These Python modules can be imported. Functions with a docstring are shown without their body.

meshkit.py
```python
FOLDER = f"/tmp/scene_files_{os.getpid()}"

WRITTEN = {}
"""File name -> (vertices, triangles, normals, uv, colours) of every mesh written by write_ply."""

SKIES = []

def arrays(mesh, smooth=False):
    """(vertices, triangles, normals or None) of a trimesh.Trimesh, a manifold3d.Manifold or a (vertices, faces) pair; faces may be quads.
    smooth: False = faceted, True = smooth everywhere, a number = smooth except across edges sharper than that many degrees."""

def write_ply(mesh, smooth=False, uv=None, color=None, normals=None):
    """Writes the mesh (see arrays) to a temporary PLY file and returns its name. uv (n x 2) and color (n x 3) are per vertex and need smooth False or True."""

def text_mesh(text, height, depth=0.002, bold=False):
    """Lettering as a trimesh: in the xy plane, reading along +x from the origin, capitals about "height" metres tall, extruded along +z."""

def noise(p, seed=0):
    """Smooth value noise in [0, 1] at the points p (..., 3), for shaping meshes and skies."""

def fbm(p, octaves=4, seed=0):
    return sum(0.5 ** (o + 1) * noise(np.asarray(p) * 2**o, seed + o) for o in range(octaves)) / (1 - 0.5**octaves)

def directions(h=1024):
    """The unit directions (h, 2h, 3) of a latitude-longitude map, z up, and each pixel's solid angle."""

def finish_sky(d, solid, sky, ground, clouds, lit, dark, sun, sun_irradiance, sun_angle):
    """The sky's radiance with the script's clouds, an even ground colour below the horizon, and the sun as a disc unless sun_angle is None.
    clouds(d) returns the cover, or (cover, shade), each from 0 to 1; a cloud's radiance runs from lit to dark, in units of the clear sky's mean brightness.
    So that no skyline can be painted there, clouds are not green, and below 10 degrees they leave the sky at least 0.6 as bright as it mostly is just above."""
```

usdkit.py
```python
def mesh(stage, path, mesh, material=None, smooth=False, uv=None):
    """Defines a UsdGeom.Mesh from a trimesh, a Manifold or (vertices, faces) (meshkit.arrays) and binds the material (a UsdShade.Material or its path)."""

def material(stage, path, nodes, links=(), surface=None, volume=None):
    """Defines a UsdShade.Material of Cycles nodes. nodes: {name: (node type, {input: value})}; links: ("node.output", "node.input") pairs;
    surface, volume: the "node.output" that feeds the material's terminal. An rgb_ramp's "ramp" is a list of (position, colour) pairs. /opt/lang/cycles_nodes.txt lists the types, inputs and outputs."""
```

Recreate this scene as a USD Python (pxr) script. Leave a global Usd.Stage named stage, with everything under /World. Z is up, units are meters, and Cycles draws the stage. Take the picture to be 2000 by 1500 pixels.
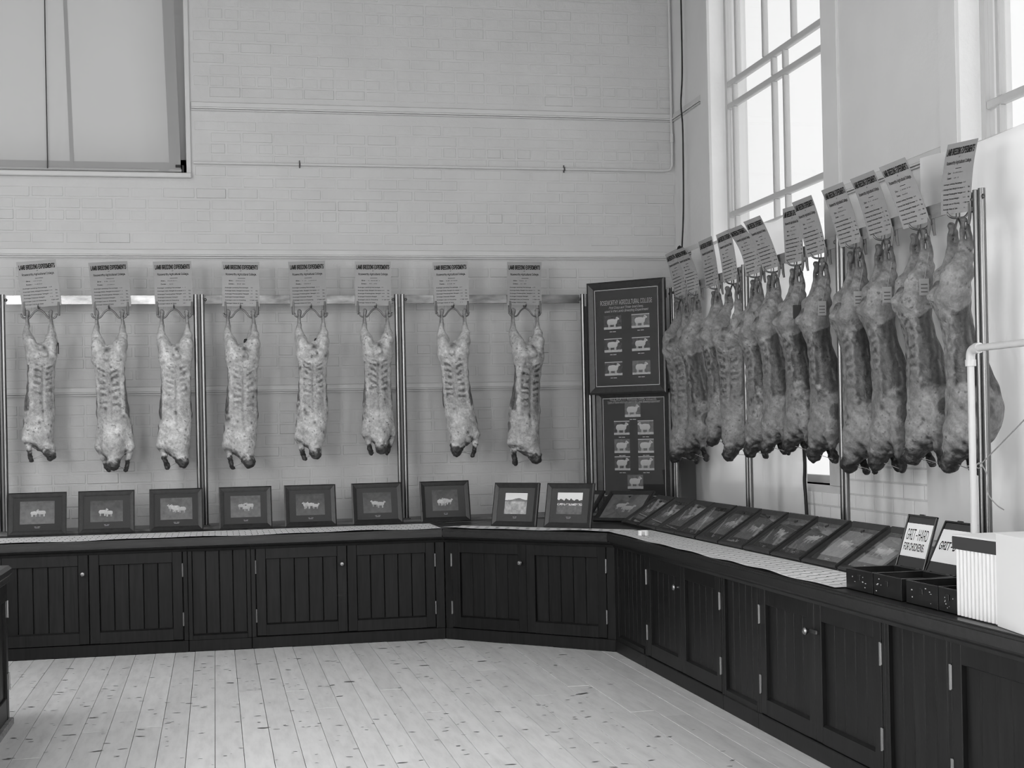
import math, random
import numpy as np
import trimesh
import manifold3d
import shapely
from shapely.geometry import Polygon, Point, box as sbox
from shapely.ops import unary_union
from pxr import Usd, UsdGeom, UsdLux, UsdShade, Gf, Sdf, Vt
import usdkit, meshkit

random.seed(7)
stage = Usd.Stage.CreateInMemory()
UsdGeom.SetStageUpAxis(stage, UsdGeom.Tokens.z)
UsdGeom.SetStageMetersPerUnit(stage, 1.0)
UsdGeom.Xform.Define(stage, '/World')
UsdGeom.Scope.Define(stage, '/World/Looks')
PI = math.pi

# ---------------------------------------------------------------- camera, sky, lights, exposure
F_PX, PP_Y, YAW, ROLL, PITCH = 2766.5, 834.9, 0.20683, -0.02107, 0.00106
EYE = (-3.734, -11.091, 1.472)
EXPOSURE = 0.25
cam = UsdGeom.Camera.Define(stage, '/World/camera')
fw = np.array([math.sin(YAW) * math.cos(PITCH), math.cos(YAW) * math.cos(PITCH), math.sin(PITCH)])
r0 = np.array([math.cos(YAW), -math.sin(YAW), 0.0])
u0 = np.cross(r0, fw)
rt = r0 * math.cos(ROLL) + u0 * math.sin(ROLL)
up = -r0 * math.sin(ROLL) + u0 * math.cos(ROLL)
cam.AddTransformOp().Set(Gf.Matrix4d(*rt, 0, *up, 0, *(-fw), 0, *EYE, 1))
cam.CreateHorizontalApertureAttr(36.0)
cam.CreateVerticalApertureAttr(27.0)
cam.CreateFocalLengthAttr(F_PX / 2000 * 36.0)
cam.CreateVerticalApertureOffsetAttr((PP_Y - 750) / 2000 * 36.0)
cam.CreateClippingRangeAttr(Gf.Vec2f(0.05, 200))
cam.CreateExposureAttr(EXPOSURE)

dome = UsdLux.DomeLight.Define(stage, '/World/sky')              # even white overcast sky
dome.CreateIntensityAttr(1.0)
SKY = 1.0
sky = usdkit.material(stage, '/World/Looks/overcast_sky', {'tc': ('texture_coordinate', {}), 'nz': ('noise_texture', {'scale': 1.6, 'detail': 4.0}),
                                                           'rp': ('rgb_ramp', {'ramp': [(0.3, (0.90,) * 3), (0.7, (1.0,) * 3)]}), 'bg': ('background_shader', {'strength': SKY})},
                      [('tc.generated', 'nz.vector'), ('nz.fac', 'rp.fac'), ('rp.color', 'bg.color')], surface='bg.background')
UsdShade.MaterialBindingAPI.Apply(dome.GetPrim()).Bind(sky)


def area_light(name, pos, target, w, h, power):
    l = UsdLux.RectLight.Define(stage, '/World/' + name)
    p, t = np.array(pos, float), np.array(target, float)
    b = p - t
    b /= np.linalg.norm(b)
    x = np.cross([0, 0, 1.0], b)
    x /= np.linalg.norm(x)
    y = np.cross(b, x)
    l.AddTransformOp().Set(Gf.Matrix4d(*x, 0, *y, 0, *b, 0, *p, 1))
    l.CreateWidthAttr(w)
    l.CreateHeightAttr(h)
    l.CreateIntensityAttr(power)
    l.CreateNormalizeAttr(False)
    return l


# daylight through the hall's other windows, out of the frame: further along the right wall, and in the left and rear walls; the near left and roof lights are added fill
LIGHTS = dict(right=8.0, left_door=4.5, left_high=8.0, rear=5.0, lantern=7.0)
area_light('daylight_right', (0.10, -9.2, 3.1), (-1.0, -9.2, 3.05), 2.0, 4.0, LIGHTS['right'])
area_light('daylight_left_door', (-7.22, -4.9, 2.20), (-5.4, -4.3, 0.70), 2.2, 2.4, LIGHTS['left_door'])  # added fill from the left, brightens floor and low walls; no doorway here
area_light('daylight_left_high', (-7.22, -8.4, 1.9), (-6.0, -7.7, 1.7), 3.2, 2.9, LIGHTS['left_high'])
area_light('daylight_rear', (-3.0, -15.9, 3.2), (-3.0, -13.0, 3.0), 4.0, 3.4, LIGHTS['rear'])
area_light('roof_lantern', (-6.4, -4.6, 5.55), (-6.1, -4.5, 0.0), 1.6, 5.0, LIGHTS['lantern'])  # added overhead fill to brighten the left floor; the ceiling is closed

# ---------------------------------------------------------------- helpers: naming, things, parts
used = set()


def numbered(path):
    if path not in used:
        used.add(path)
        return path
    k = 1
    while f'{path}_{k:03d}' in used:
        k += 1
    used.add(f'{path}_{k:03d}')
    return f'{path}_{k:03d}'


def data(prim, label=None, cat=None, group=None, kind=None):
    for k, v in (('label', label), ('category', cat), ('group', group), ('kind', kind)):
        if v:
            prim.SetCustomDataByKey(k, v)
    return prim


def thing(name, label, cat, loc=(0, 0, 0), rotz=0.0, group=None, kind=None, exact=False):
    path = '/World/' + name if exact else numbered('/World/' + name)
    used.add(path)
    x = UsdGeom.Xform.Define(stage, path)
    x.AddTranslateOp().Set(Gf.Vec3d(*map(float, loc)))
    x.AddRotateZOp().Set(float(rotz))
    return data(x.GetPrim(), label, cat, group, kind)


def obj(name, mesh, mat, parent=None, smooth=False, tone=None, label=None, kind=None):
    path = numbered((str(parent.GetPath()) if parent is not None else '/World') + '/' + name)
    m = usdkit.mesh(stage, path, mesh, mat, smooth=smooth)
    if tone is not None:
        c = np.repeat(np.asarray(tone, np.float32)[:, None], 3, 1)
        UsdGeom.PrimvarsAPI(m).CreatePrimvar('tone', Sdf.ValueTypeNames.Color3fArray, 'vertex').Set(Vt.Vec3fArray.FromNumpy(c))
    return data(m.GetPrim(), label, None, None, kind)


def copy_of(src, label, loc, rotz, group=None):
    """another of the same thing: references the first one, with its own place and label"""
    path = numbered('/World/' + src.GetName())
    x = UsdGeom.Xform.Define(stage, path)
    x.GetPrim().GetReferences().AddInternalReference(src.GetPath())
    x.GetPrim().SetInstanceable(True)
    ops = x.GetOrderedXformOps()
    ops[0].Set(Gf.Vec3d(*map(float, loc)))
    ops[1].Set(float(rotz))
    return data(x.GetPrim(), label, None, group)


# ---------------------------------------------------------------- helpers: shapes
def cat(ms):
    ms = [m for m in ms if m is not None]
    vs, fs, n = [], [], 0
    for m in ms:
        v, f = (m if isinstance(m, tuple) else (np.asarray(m.vertices), np.asarray(m.faces)))
        vs.append(v)
        fs.append(f + n)
        n += len(v)
    return trimesh.Trimesh(np.vstack(vs), np.vstack(fs), process=False)


_bf = np.array([[0, 2, 1], [0, 3, 2], [4, 5, 6], [4, 6, 7], [0, 1, 5], [0, 5, 4], [1, 2, 6], [1, 6, 5], [2, 3, 7], [2, 7, 6], [3, 0, 4], [3, 4, 7]])


def bx(x0, x1, y0, y1, z0, z1, jit=0.0):
    v = np.array([[x0, y0, z0], [x1, y0, z0], [x1, y1, z0], [x0, y1, z0], [x0, y0, z1], [x1, y0, z1], [x1, y1, z1], [x0, y1, z1]], float)
    if jit:
        v += np.random.default_rng(int(abs(x0 * 7919 + z0 * 104729) * 100)).uniform(-jit, jit, v.shape)
    return trimesh.Trimesh(v, _bf, process=False)


def cb(x0, x1, y0, y1, z0, z1, c=0.004):
    """box with chamfered edges"""
    a, b = np.array([x0, y0, z0], float), np.array([x1, y1, z1], float)
    pts = []
    for s in np.ndindex(2, 2, 2):
        p = np.where(np.array(s) == 0, a, b)
        d = np.where(np.array(s) == 0, 1.0, -1.0)
        for k in range(3):
            q = p + d * c
            q[k] = p[k]
            pts.append(q)
    m = manifold3d.Manifold.hull_points(np.array(pts)).to_mesh()
    return trimesh.Trimesh(m.vert_properties[:, :3], m.tri_verts, process=False)


def tube(pts, r, n=10, closed=True):
    """round bar along a polyline; r one radius or one per point"""
    pts = np.array(pts, float)
    m = len(pts)
    r = np.broadcast_to(np.asarray(r, float), (m,))
    t = np.gradient(pts, axis=0)
    t /= np.maximum(np.linalg.norm(t, axis=1, keepdims=True), 1e-9)
    ref = np.array([0, 0, 1.0]) if abs(t[0][2]) < 0.9 else np.array([1.0, 0, 0])
    a = np.cross(t[0], ref)
    a /= np.linalg.norm(a)
    vs = []
    ang = np.arange(n) * 2 * PI / n
    for k in range(m):
        a = a - t[k] * (a @ t[k])
        a /= np.linalg.norm(a)
        b = np.cross(t[k], a)
        vs.append(pts[k] + r[k] * (np.cos(ang)[:, None] * a + np.sin(ang)[:, None] * b))
    v = np.vstack(vs + [pts[:1], pts[-1:]])
    f = []
    for k in range(m - 1):
        for j in range(n):
            p, q = k * n + j, k * n + (j + 1) % n
            f += [[p, q, q + n], [p, q + n, p + n]]
    e = m * n
    for j in range(n):
        f += [[e, (j + 1) % n, j], [e + 1, (m - 1) * n + j, (m - 1) * n + (j + 1) % n]]
    f = np.array(f)
    return trimesh.Trimesh(v, f[:, ::-1], process=False)


def curve(pts, k=6):
    """Catmull-Rom through the points"""
    p = np.array(pts, float)
    p = np.vstack([2 * p[0] - p[1], p, 2 * p[-1] - p[-2]])
    out = []
    for i in range(1, len(p) - 2):
        for t in np.arange(k) / k:
            a, b, c, d = p[i - 1:i + 3]
            out.append(.5 * ((2 * b) + (-a + c) * t + (2 * a - 5 * b + 4 * c - d) * t * t + (-a + 3 * b - 3 * c + d) * t ** 3))
    return np.array(out + [p[-2]])


def lathe(profile, n=16, axis='z'):
    p = np.array(profile, float)
    ang = np.arange(n) * 2 * PI / n
    v = np.stack([p[:, :1] * np.cos(ang), p[:, :1] * np.sin(ang), np.repeat(p[:, 1:], n, 1)], -1).reshape(-1, 3)
    f = []
    for k in range(len(p) - 1):
        for j in range(n):
            a, b = k * n + j, k * n + (j + 1) % n
            f += [[a, b, b + n], [a, b + n, a + n]]
    m = trimesh.Trimesh(v, np.array(f), process=False)
    if axis == 'y':       # profile height runs towards -y (out of a wall)
        m.vertices = m.vertices[:, [0, 2, 1]] * [1, -1, 1]
    return m


def extrude(poly, depth):
    return cat([trimesh.creation.extrude_polygon(g, depth, engine='earcut') for g in (poly.geoms if hasattr(poly, 'geoms') else [poly])])


def prism_x(profile_yz, x0, x1):
    """constant profile in (y, z) run along x"""
    m = extrude(Polygon(profile_yz), x1 - x0)
    v = m.vertices
    return trimesh.Trimesh(np.column_stack([v[:, 2] + x0, v[:, 0], v[:, 1]]), m.faces, process=False)


def grid(nx, ny):
    u, v = np.meshgrid(np.linspace(0, 1, nx + 1), np.linspace(0, 1, ny + 1))
    f = []
    for j in range(ny):
        for i in range(nx):
            a = j * (nx + 1) + i
            f += [[a, a + 1, a + nx + 2], [a, a + nx + 2, a + nx + 1]]
    return u.ravel(), v.ravel(), np.array(f)


_texts = {}


def text(s, h, width=None, x=0.0, y=0.0, bold=False, anchor='l', slant=0.0):
    """flat lettering (front faces only) in the xz plane facing -y, baseline at z=y"""
    key = (s, bold)
    if key not in _texts:
        m = meshkit.text_mesh(s, 1.0, depth=0.01, bold=bold)
        keep = m.face_normals[:, 2] > 0.5
        m = trimesh.Trimesh(m.vertices, m.faces[keep], process=False)
        m.remove_unreferenced_vertices()
        _texts[key] = (np.array(m.vertices[:, :2]), np.array(m.faces))
    v, f = _texts[key]
    v = v * h
    if width is not None:
        v = v * [width / (v[:, 0].max() - v[:, 0].min()), 1]
    v = v - [v[:, 0].min(), 0]
    w = v[:, 0].max()
    v = v + [x - {'l': 0, 'c': w / 2, 'r': w}[anchor], y]
    v[:, 0] += slant * (v[:, 1] - y)
    return np.column_stack([v[:, 0], np.zeros(len(v)), v[:, 1]]), f


def rotx(m, a, origin=(0, 0, 0)):
    """tilt about the x axis through origin; positive a leans the top back towards +y"""
    o = np.array(origin, float)
    v = np.asarray(m.vertices) - o
    c, s = math.cos(a), math.sin(a)
    return trimesh.Trimesh(np.column_stack([v[:, 0], c * v[:, 1] + s * v[:, 2], -s * v[:, 1] + c * v[:, 2]]) + o, m.faces, process=False)


# ---------------------------------------------------------------- materials (all greys: the photograph is black and white)
LK = '/World/Looks/'


def pm(name, tone, rough=0.6, spec=0.5, metal=0.0, var=0.0, vscale=8.0, stretch=(1, 1, 1), bump=0.0, bscale=40.0, attr=False, rnd=0.0, detail=4, ramp=None, coat=0.0):
    """principled material: one grey, varied by object-space noise (var), with optional bump, per-vertex tone and per-object variation"""
    n = {'p': ('principled_bsdf', {'roughness': rough, 'specular_ior_level': spec, 'metallic': metal, 'coat_weight': coat}), 'tc': ('texture_coordinate', {})}
    l = []
    src = None
    if attr:
        n['at'] = ('attribute', {'attribute': 'tone'})
        src = 'at.color'
    if var or ramp:
        n['mp'] = ('mapping', {'scale': tuple(float(s) for s in stretch)})
        n['nz'] = ('noise_texture', {'scale': float(vscale), 'detail': float(detail), 'roughness': 0.6})
        lo, hi = max(0, 1 - var), 1 + var
        if ramp is None:
            ramp = [(0.25, (lo,) * 3), (0.75, (hi,) * 3)]
        n['rp'] = ('rgb_ramp', {'ramp': ramp})
        l += [('tc.object', 'mp.vector'), ('mp.vector', 'nz.vector'), ('nz.fac', 'rp.fac')]
        n['mx'] = ('mix', {'mix_type': 'multiply', 'fac': 1.0, 'color1': (tone,) * 3})
        l += [('rp.color', 'mx.color2')]
        if src:
            l += [(src, 'mx.color1')]
        src = 'mx.color'
    if rnd:
        n['oi'] = ('object_info', {})
        n['mr'] = ('map_range', {'to_min': 1 - rnd, 'to_max': 1 + rnd})
        n['m2'] = ('mix', {'mix_type': 'multiply', 'fac': 1.0, 'color1': (tone,) * 3})
        l += [('oi.random', 'mr.value'), ('mr.result', 'm2.color2')]
        if src:
            l += [(src, 'm2.color1')]
        src = 'm2.color'
    if src:
        l += [(src, 'p.base_color')]
    else:
        n['p'][1]['base_color'] = (tone,) * 3
    if bump:
        n['bn'] = ('noise_texture', {'scale': float(bscale), 'detail': 5.0})
        n['bu'] = ('bump', {'strength': 1.0, 'distance': float(bump)})
        l += [('tc.object', 'bn.vector'), ('bn.fac', 'bu.height'), ('bu.normal', 'p.normal')]
    return usdkit.material(stage, LK + name, n, l, surface='p.BSDF')


M = {}
M['wall'] = pm('painted_brick', 0.54, 0.55, 0.3, var=0.05, vscale=2.5, bump=0.004, bscale=22)
M['plaster'] = pm('painted_plaster', 0.68, 0.6, 0.3, var=0.04, vscale=2.0, bump=0.0012, bscale=30)
M['whitewash'] = pm('whitewashed_brick', 0.88, 0.7, 0.2, var=0.03, vscale=3.0, bump=0.003, bscale=25)  # wall tone made paler to imitate light on low bricks and reveals
M['trim'] = pm('painted_trim', 0.58, 0.5, 0.3, var=0.03, vscale=3)
M['ceiling'] = pm('ceiling_paint', 0.12, 0.8, 0.2)  # kept dark to cut bounce light on the upper walls
M['wood'] = pm('dark_varnished_wood', 0.011, 0.42, 0.22, var=0.45, vscale=5.0, stretch=(9, 9, 0.7), bump=0.0004, bscale=60, rnd=0.2)
M['woodtop'] = pm('dark_worktop_wood', 0.022, 0.34, 0.45, var=0.4, vscale=5.0, stretch=(1, 9, 9), bump=0.0005, bscale=50)
M['ledge'] = pm('worn_ledge_wood', 0.22, 0.6, 0.3, var=0.5, vscale=6.0, stretch=(1, 8, 8))
M['floor'] = pm('scrubbed_floorboards', 0.76, 0.50, 0.35, vscale=3.0, stretch=(7, 1.1, 1), detail=6, rnd=0.07, bump=0.0006, bscale=35,
                ramp=[(0.20, (0.72,) * 3), (0.36, (0.90,) * 3), (0.55, (1.0,) * 3), (0.8, (1.06,) * 3)])
M['stain'] = pm('floor_stain', 0.12, 0.6, 0.3)
M['under'] = pm('dark_gap', 0.03, 0.9, 0.1)
M['metal'] = pm('polished_steel', 0.20, 0.28, 0.5, metal=1.0, var=0.2, vscale=3, stretch=(12, 12, 0.6))
M['rail'] = pm('nickelled_bar', 0.34, 0.24, 0.5, metal=1.0, var=0.9, vscale=2.6, stretch=(1, 1, 3))
M['rail_dull'] = pm('tarnished_bar', 0.13, 0.30, 0.5, metal=1.0, var=0.9, vscale=3.0, stretch=(1, 1, 3))  # darker copy of the nickel bar, dim reflections put into its colour
M['rail_pale'] = pm('pale_bar', 0.24, 0.35, 0.5, metal=0.2, var=0.3, vscale=3.0, stretch=(1, 1, 3))  # paler copy of the bar, bright reflections put into its colour
M['iron'] = pm('dark_iron', 0.10, 0.4, 0.5, metal=0.8)
M['hookmetal'] = pm('hook_steel', 0.20, 0.35, 0.5, metal=1.0)
M['brass'] = pm('worn_brass', 0.30, 0.38, 0.5, metal=1.0)
M['black'] = pm('black', 0.012, 0.5, 0.4)
M['japan'] = pm('black_japanned_tin', 0.012, 0.28, 0.5, var=0.4, vscale=14)
M['scratch'] = pm('bare_tin_scratch', 0.5, 0.4, 0.5)
M['ink'] = pm('printing_ink', 0.012, 0.7, 0.2)
M['typing'] = pm('typed_ink', 0.10, 0.7, 0.2)
M['chalk'] = pm('white_lettering', 0.42, 0.8, 0.2)
M['card'] = pm('show_card', 0.345, 0.8, 0.2, var=0.04, vscale=9, rnd=0.10)
M['paper'] = pm('white_paper', 0.78, 0.8, 0.2)
M['runner'] = pm('printed_runner_paper', 0.86, 0.75, 0.2, var=0.03, vscale=12)
M['frame'] = pm('dark_oak_moulding', 0.020, 0.36, 0.5, var=0.4, vscale=6, stretch=(6, 6, 6), rnd=0.15)
M['mount'] = pm('dark_grey_mount', 0.050, 0.85, 0.2, rnd=0.12)
M['poster'] = pm('dark_poster_board', 0.030, 0.85, 0.2)
M['print'] = pm('photographic_print', 1.0, 0.6, 0.3, attr=True)
M['meat'] = pm('lamb_carcass', 1.0, 0.42, 0.5, attr=True, var=0.34, vscale=46.0, detail=7, bump=0.006, bscale=48)
M['string'] = pm('string', 0.35, 0.9, 0.1)
M['peg'] = pm('wooden_peg', 0.17, 0.7, 0.3, rnd=0.2)
M['pipe'] = pm('white_painted_pipe', 0.55, 0.35, 0.4)
M['pleat'] = pm('pleated_white_paper', 0.74, 0.7, 0.2)
M['boardwhite'] = pm('pale_card_board', 0.66, 0.8, 0.2)
M['cord'] = pm('black_flex', 0.015, 0.5, 0.4)
M['winframe'] = pm('painted_window_frame', 0.50, 0.45, 0.4)


def clear(name, tint, gloss, r0):
    """thin glass: transparent, with a Schlick mirror share that is the same from both sides"""
    return usdkit.material(stage, LK + name, {'w': ('layer_weight', {'blend': 0.5}), 'p': ('math', {'math_type': 'power', 'value2': 5.0}), 'q': ('math', {'math_type': 'multiply_add', 'value2': 1 - r0, 'value3': r0}),
                                              't': ('transparent_bsdf', {'color': (tint,) * 3}), 'g': ('glossy_bsdf', {'color': (1, 1, 1), 'roughness': gloss}), 'm': ('mix_closure', {})},
                           [('w.facing', 'p.value1'), ('p.value', 'q.value1'), ('q.value', 'm.fac'), ('t.BSDF', 'm.closure1'), ('g.BSDF', 'm.closure2')], surface='m.closure')


M['glass'] = clear('picture_glass', 1.0, 0.015, 0.025)
M['pane'] = clear('window_pane', 0.96, 0.05, 0.025)


def cloth(name, tone, through, fac):
    return usdkit.material(stage, LK + name, {'d': ('diffuse_bsdf', {'color': (tone,) * 3}), 't': ('translucent_bsdf', {'color': (through,) * 3}), 'm': ('mix_closure', {'fac': fac})},
                           [('d.BSDF', 'm.closure1'), ('t.BSDF', 'm.closure2')], surface='m.closure')


M['sheet'] = cloth('white_calico', 0.92, 0.85, 0.28)
M['blind'] = cloth('blind_holland_cloth', 0.46, 0.50, 0.15)
M['hem'] = cloth('blind_double_hem', 0.36, 0.5, 0.12)
RW = -90.0      # things on the right wall: local x runs towards the camera along the wall, local y into the wall

# ---------------------------------------------------------------- the room shell
XL, YR, ZC = -7.3, -16.0, 5.6
W_OPEN = [(0.874, 2.915), (4.522, 6.563), (8.17, 10.21), (11.82, 13.86)]     # window openings along the right wall
Z_SILL, Z_HEAD = 1.08, 5.2
B_OPEN = (-6.40, -3.905, 3.475, 5.35)                                        # opening behind the blind in the back wall
WT = 0.30

w = thing('wall_back', 'painted brick back wall behind the row of eight carcasses', 'wall', kind='structure', exact=True)
a, b, c, d = B_OPEN
obj('masonry', cat([bx(XL, a, 0, WT, 0, ZC), bx(b, WT, 0, WT, 0, ZC), bx(a, b, 0, WT, 0, c), bx(a, b, 0, WT, d, ZC)]), M['wall'], w)
rng = np.random.default_rng(11)
bricks = []
PX, PZ = 0.240, 0.0865
TRIMS = [(3.958, 4.027), (2.828, 2.897), (1.786, 1.852)]
for j in range(int(0.80 / PZ) + 1, int(5.3 / PZ)):
    z0 = j * PZ
    if any(z0 + PZ > t0 and z0 < t1 for t0, t1 in TRIMS):
        continue
    header = j % 6 == 0
    px = PX / 2 if header else PX
    off = (j % 2) * px / 2
    for i in range(int(-6.6 / px) - 1, 1):
        x0 = i * px + off
        x1 = min(x0 + px - 0.010, -0.004)
        if x1 - x0 < 0.05 or (x1 > a - .04 and x0 < b + .04 and z0 + PZ > c - 0.04 and z0 < d):
            continue
        bricks.append((x0 + rng.uniform(-.004, .004), x1 + rng.uniform(-.004, .004), z0 + rng.uniform(-.002, .002), z0 + PZ - 0.010 + rng.uniform(-.002, .002), rng.uniform(0.0010, 0.0045) + (0.004 if rng.random() < .06 else 0)))
seen = [q for q in bricks if -5.35 < q[0] < -0.9 and 0.82 < q[2] < 2.80]
seen.sort(key=lambda q: (q[0] + 3.73) ** 2 * .35 + (q[2] - 2.0) ** 2)
pick = set(id(q) for q in seen[:300])


def brick_mesh(x0, x1, z0, z1, t):
    e = 0.006
    v = np.array([[x0, .004, z0], [x1, .004, z0], [x1, .004, z1], [x0, .004, z1], [x0 + e, -t, z0 + e], [x1 - e, -t, z0 + e], [x1 - e, -t, z1 - e], [x0 + e, -t, z1 - e]])
    return trimesh.Trimesh(v, np.array([[4, 5, 6], [4, 6, 7], [0, 1, 5], [0, 5, 4], [1, 2, 6], [1, 6, 5], [2, 3, 7], [2, 7, 6], [3, 0, 4], [3, 4, 7]]), process=False)


for q in bricks:
    if id(q) in pick:
        obj('brick', brick_mesh(*q), M['wall'], w)
obj('brick_courses', cat([brick_mesh(*q) for q in bricks if id(q) not in pick]), M['wall'], w, kind='stuff')

w = thing('wall_right', 'painted right wall with tall windows behind the long row of carcasses', 'wall', (0, 0, 0), RW, kind='structure', exact=True)
ms, s0 = [], 0.0
for (p, q) in W_OPEN + [(-YR, None)]:
    ms.append(bx(s0, p, 0, WT, 0, ZC))
    if q:
        ms += [bx(p, q, 0, WT, 0, Z_SILL), bx(p, q, 0, WT, Z_HEAD, ZC)]
        s0 = q
obj('masonry', cat(ms), M['plaster'], w)
for j in range(10, 15):                                            # faint painted bricks low on the wall, paler to imitate light there
    z0 = j * PZ
    for i in range(9, 24):
        x0 = i * PX + (j % 2) * PX / 2
        if z0 + PZ < Z_SILL or (2.95 < x0 < 4.1):
            obj('brick', brick_mesh(x0, x0 + PX - .003, z0, z0 + PZ - .003, rng.uniform(.001, .003)), M['whitewash'], w)
for (p, q) in W_OPEN[:3]:                                          # plain raised margins beside each window
    obj('window_margin', cat([cb(p - 0.17, p + .004, -0.016, 0.02, Z_SILL, ZC - .01, .003)]), M['plaster'], w)
    obj('window_margin', cat([cb(q - .004, q + 0.22, -0.016, 0.02, Z_SILL, ZC - .01, .003)]), M['plaster'], w)

obj_floor = thing('floor', 'pale scrubbed floorboards with stains and scuffs', 'floor', kind='structure', exact=True)
obj('joists', bx(XL, WT, YR, WT, -0.30, -0.022), M['under'], obj_floor)
PITCH_B = 0.131
nb = 0
x = -7.3
while x < -1.15:
    rr = random.Random(round(x * 1000))
    y0 = -1.0 - 0.2
    cuts = [0.05, -rr.uniform(2.2, 4.4), -rr.uniform(5.2, 7.4), -8.6, -12.2]
    for ya, yb in zip(cuts[:-1], cuts[1:]):
        dz = rr.uniform(-0.0012, 0.0012)
        obj('floorboard', cb(x + 0.0013, x + PITCH_B - 0.0013, yb + .001, ya - .001, -0.022, dz, 0.0009), M['floor'], obj_floor)
        nb += 1
    x += PITCH_B
obj('floor_rest', cat([bx(-7.30, x, YR, -12.2, -.022, -.001), bx(x, 0, YR, 0.05, -.022, -.001)]), M['floor'], obj_floor)
rs = np.random.default_rng(5)
st = []
for k in range(520):                                               # drips and scuffs that lie on the boards
    px, py = rs.uniform(-5.0, -1.5), rs.uniform(-5.4, -1.3)
    if px + py > -3.55:
        continue
    big = rs.random() < .07
    ra = rs.uniform(.004, .010) if not big else rs.uniform(.012, .020)
    el = rs.uniform(1.0, 2.6)
    ang = rs.uniform(-.4, .4)
    th = np.arange(9) * 2 * PI / 9
    rad = ra * (1 + rs.uniform(-.3, .3, 9))
    X = rad * np.cos(th) * el
    Y = rad * np.sin(th) * .55
    v = np.column_stack([px + X * math.cos(ang) - Y * math.sin(ang), py + X * math.sin(ang) + Y * math.cos(ang), np.full(9, .0021)])
    v = np.vstack([v, [[px, py, .0024]]])
    st.append(trimesh.Trimesh(v, np.array([[i, (i + 1) % 9, 9] for i in range(9)]), process=False))
obj('floor_stains', cat(st), M['stain'], obj_floor, kind='stuff')

data(obj('ceiling', bx(XL, WT, YR, WT, ZC, ZC + .2), M['ceiling']), 'plain ceiling high above the hall, darkened to dim the upper walls', 'ceiling', kind='structure')
data(obj('wall_left', bx(XL - .3, XL, YR, WT, 0, ZC), M['plaster']), 'painted left wall of the hall', 'wall', kind='structure')
data(obj('wall_rear', bx(XL, WT, YR - .3, YR, 0, ZC), M['plaster']), 'painted rear wall of the hall', 'wall', kind='structure')

# plaster string courses
k = 0


def band(x0, x1, z0, z1, loc, rot, label, t=0.022):
    global k
    k += 1
    prof = [(0.004, z0), (-t, z0), (-t, z0 + .006), (-.003, z0 + .006), (-.003, z0 + .015), (-t - .002, z0 + .015), (-t - .004, z0 + .024), (-t + .006, z0 + .030), (-t + .008, z1 - .006), (-.004, z1), (.004, z1)]  # groove near the foot added to make a dark shade line
    m = prism_x(prof, x0, x1)
    t_ = obj(f'trim_{k}', m, M['trim'])
    x_ = UsdGeom.Xformable(t_)
    x_.AddTranslateOp().Set(Gf.Vec3d(*loc))
    x_.AddRotateZOp().Set(rot)
    data(t_, label, 'trim', kind='structure')


band(-3.86, 0, 3.958, 4.027, (0, 0, 0), 0, 'upper plaster band on the back wall, right of the blind')
band(-6.6, 0, 2.828, 2.897, (0, 0, 0), 0, 'middle plaster band on the back wall just above the show cards')
band(-6.6, 0, 1.786, 1.852, (0, 0, 0), 0, 'lower plaster band on the back wall behind the carcasses')
band(0, 0.70, 3.958, 4.027, (0, 0, 0), RW, 'upper plaster band on the right wall between corner and window')
band(3.135, 4.352, 2.828, 2.897, (0, 0, 0), RW, 'plaster band on the pier between the two windows')
band(0, 0.70, 2.828, 2.897, (0, 0, 0), RW, 'middle plaster band on the right wall in the corner')


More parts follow.
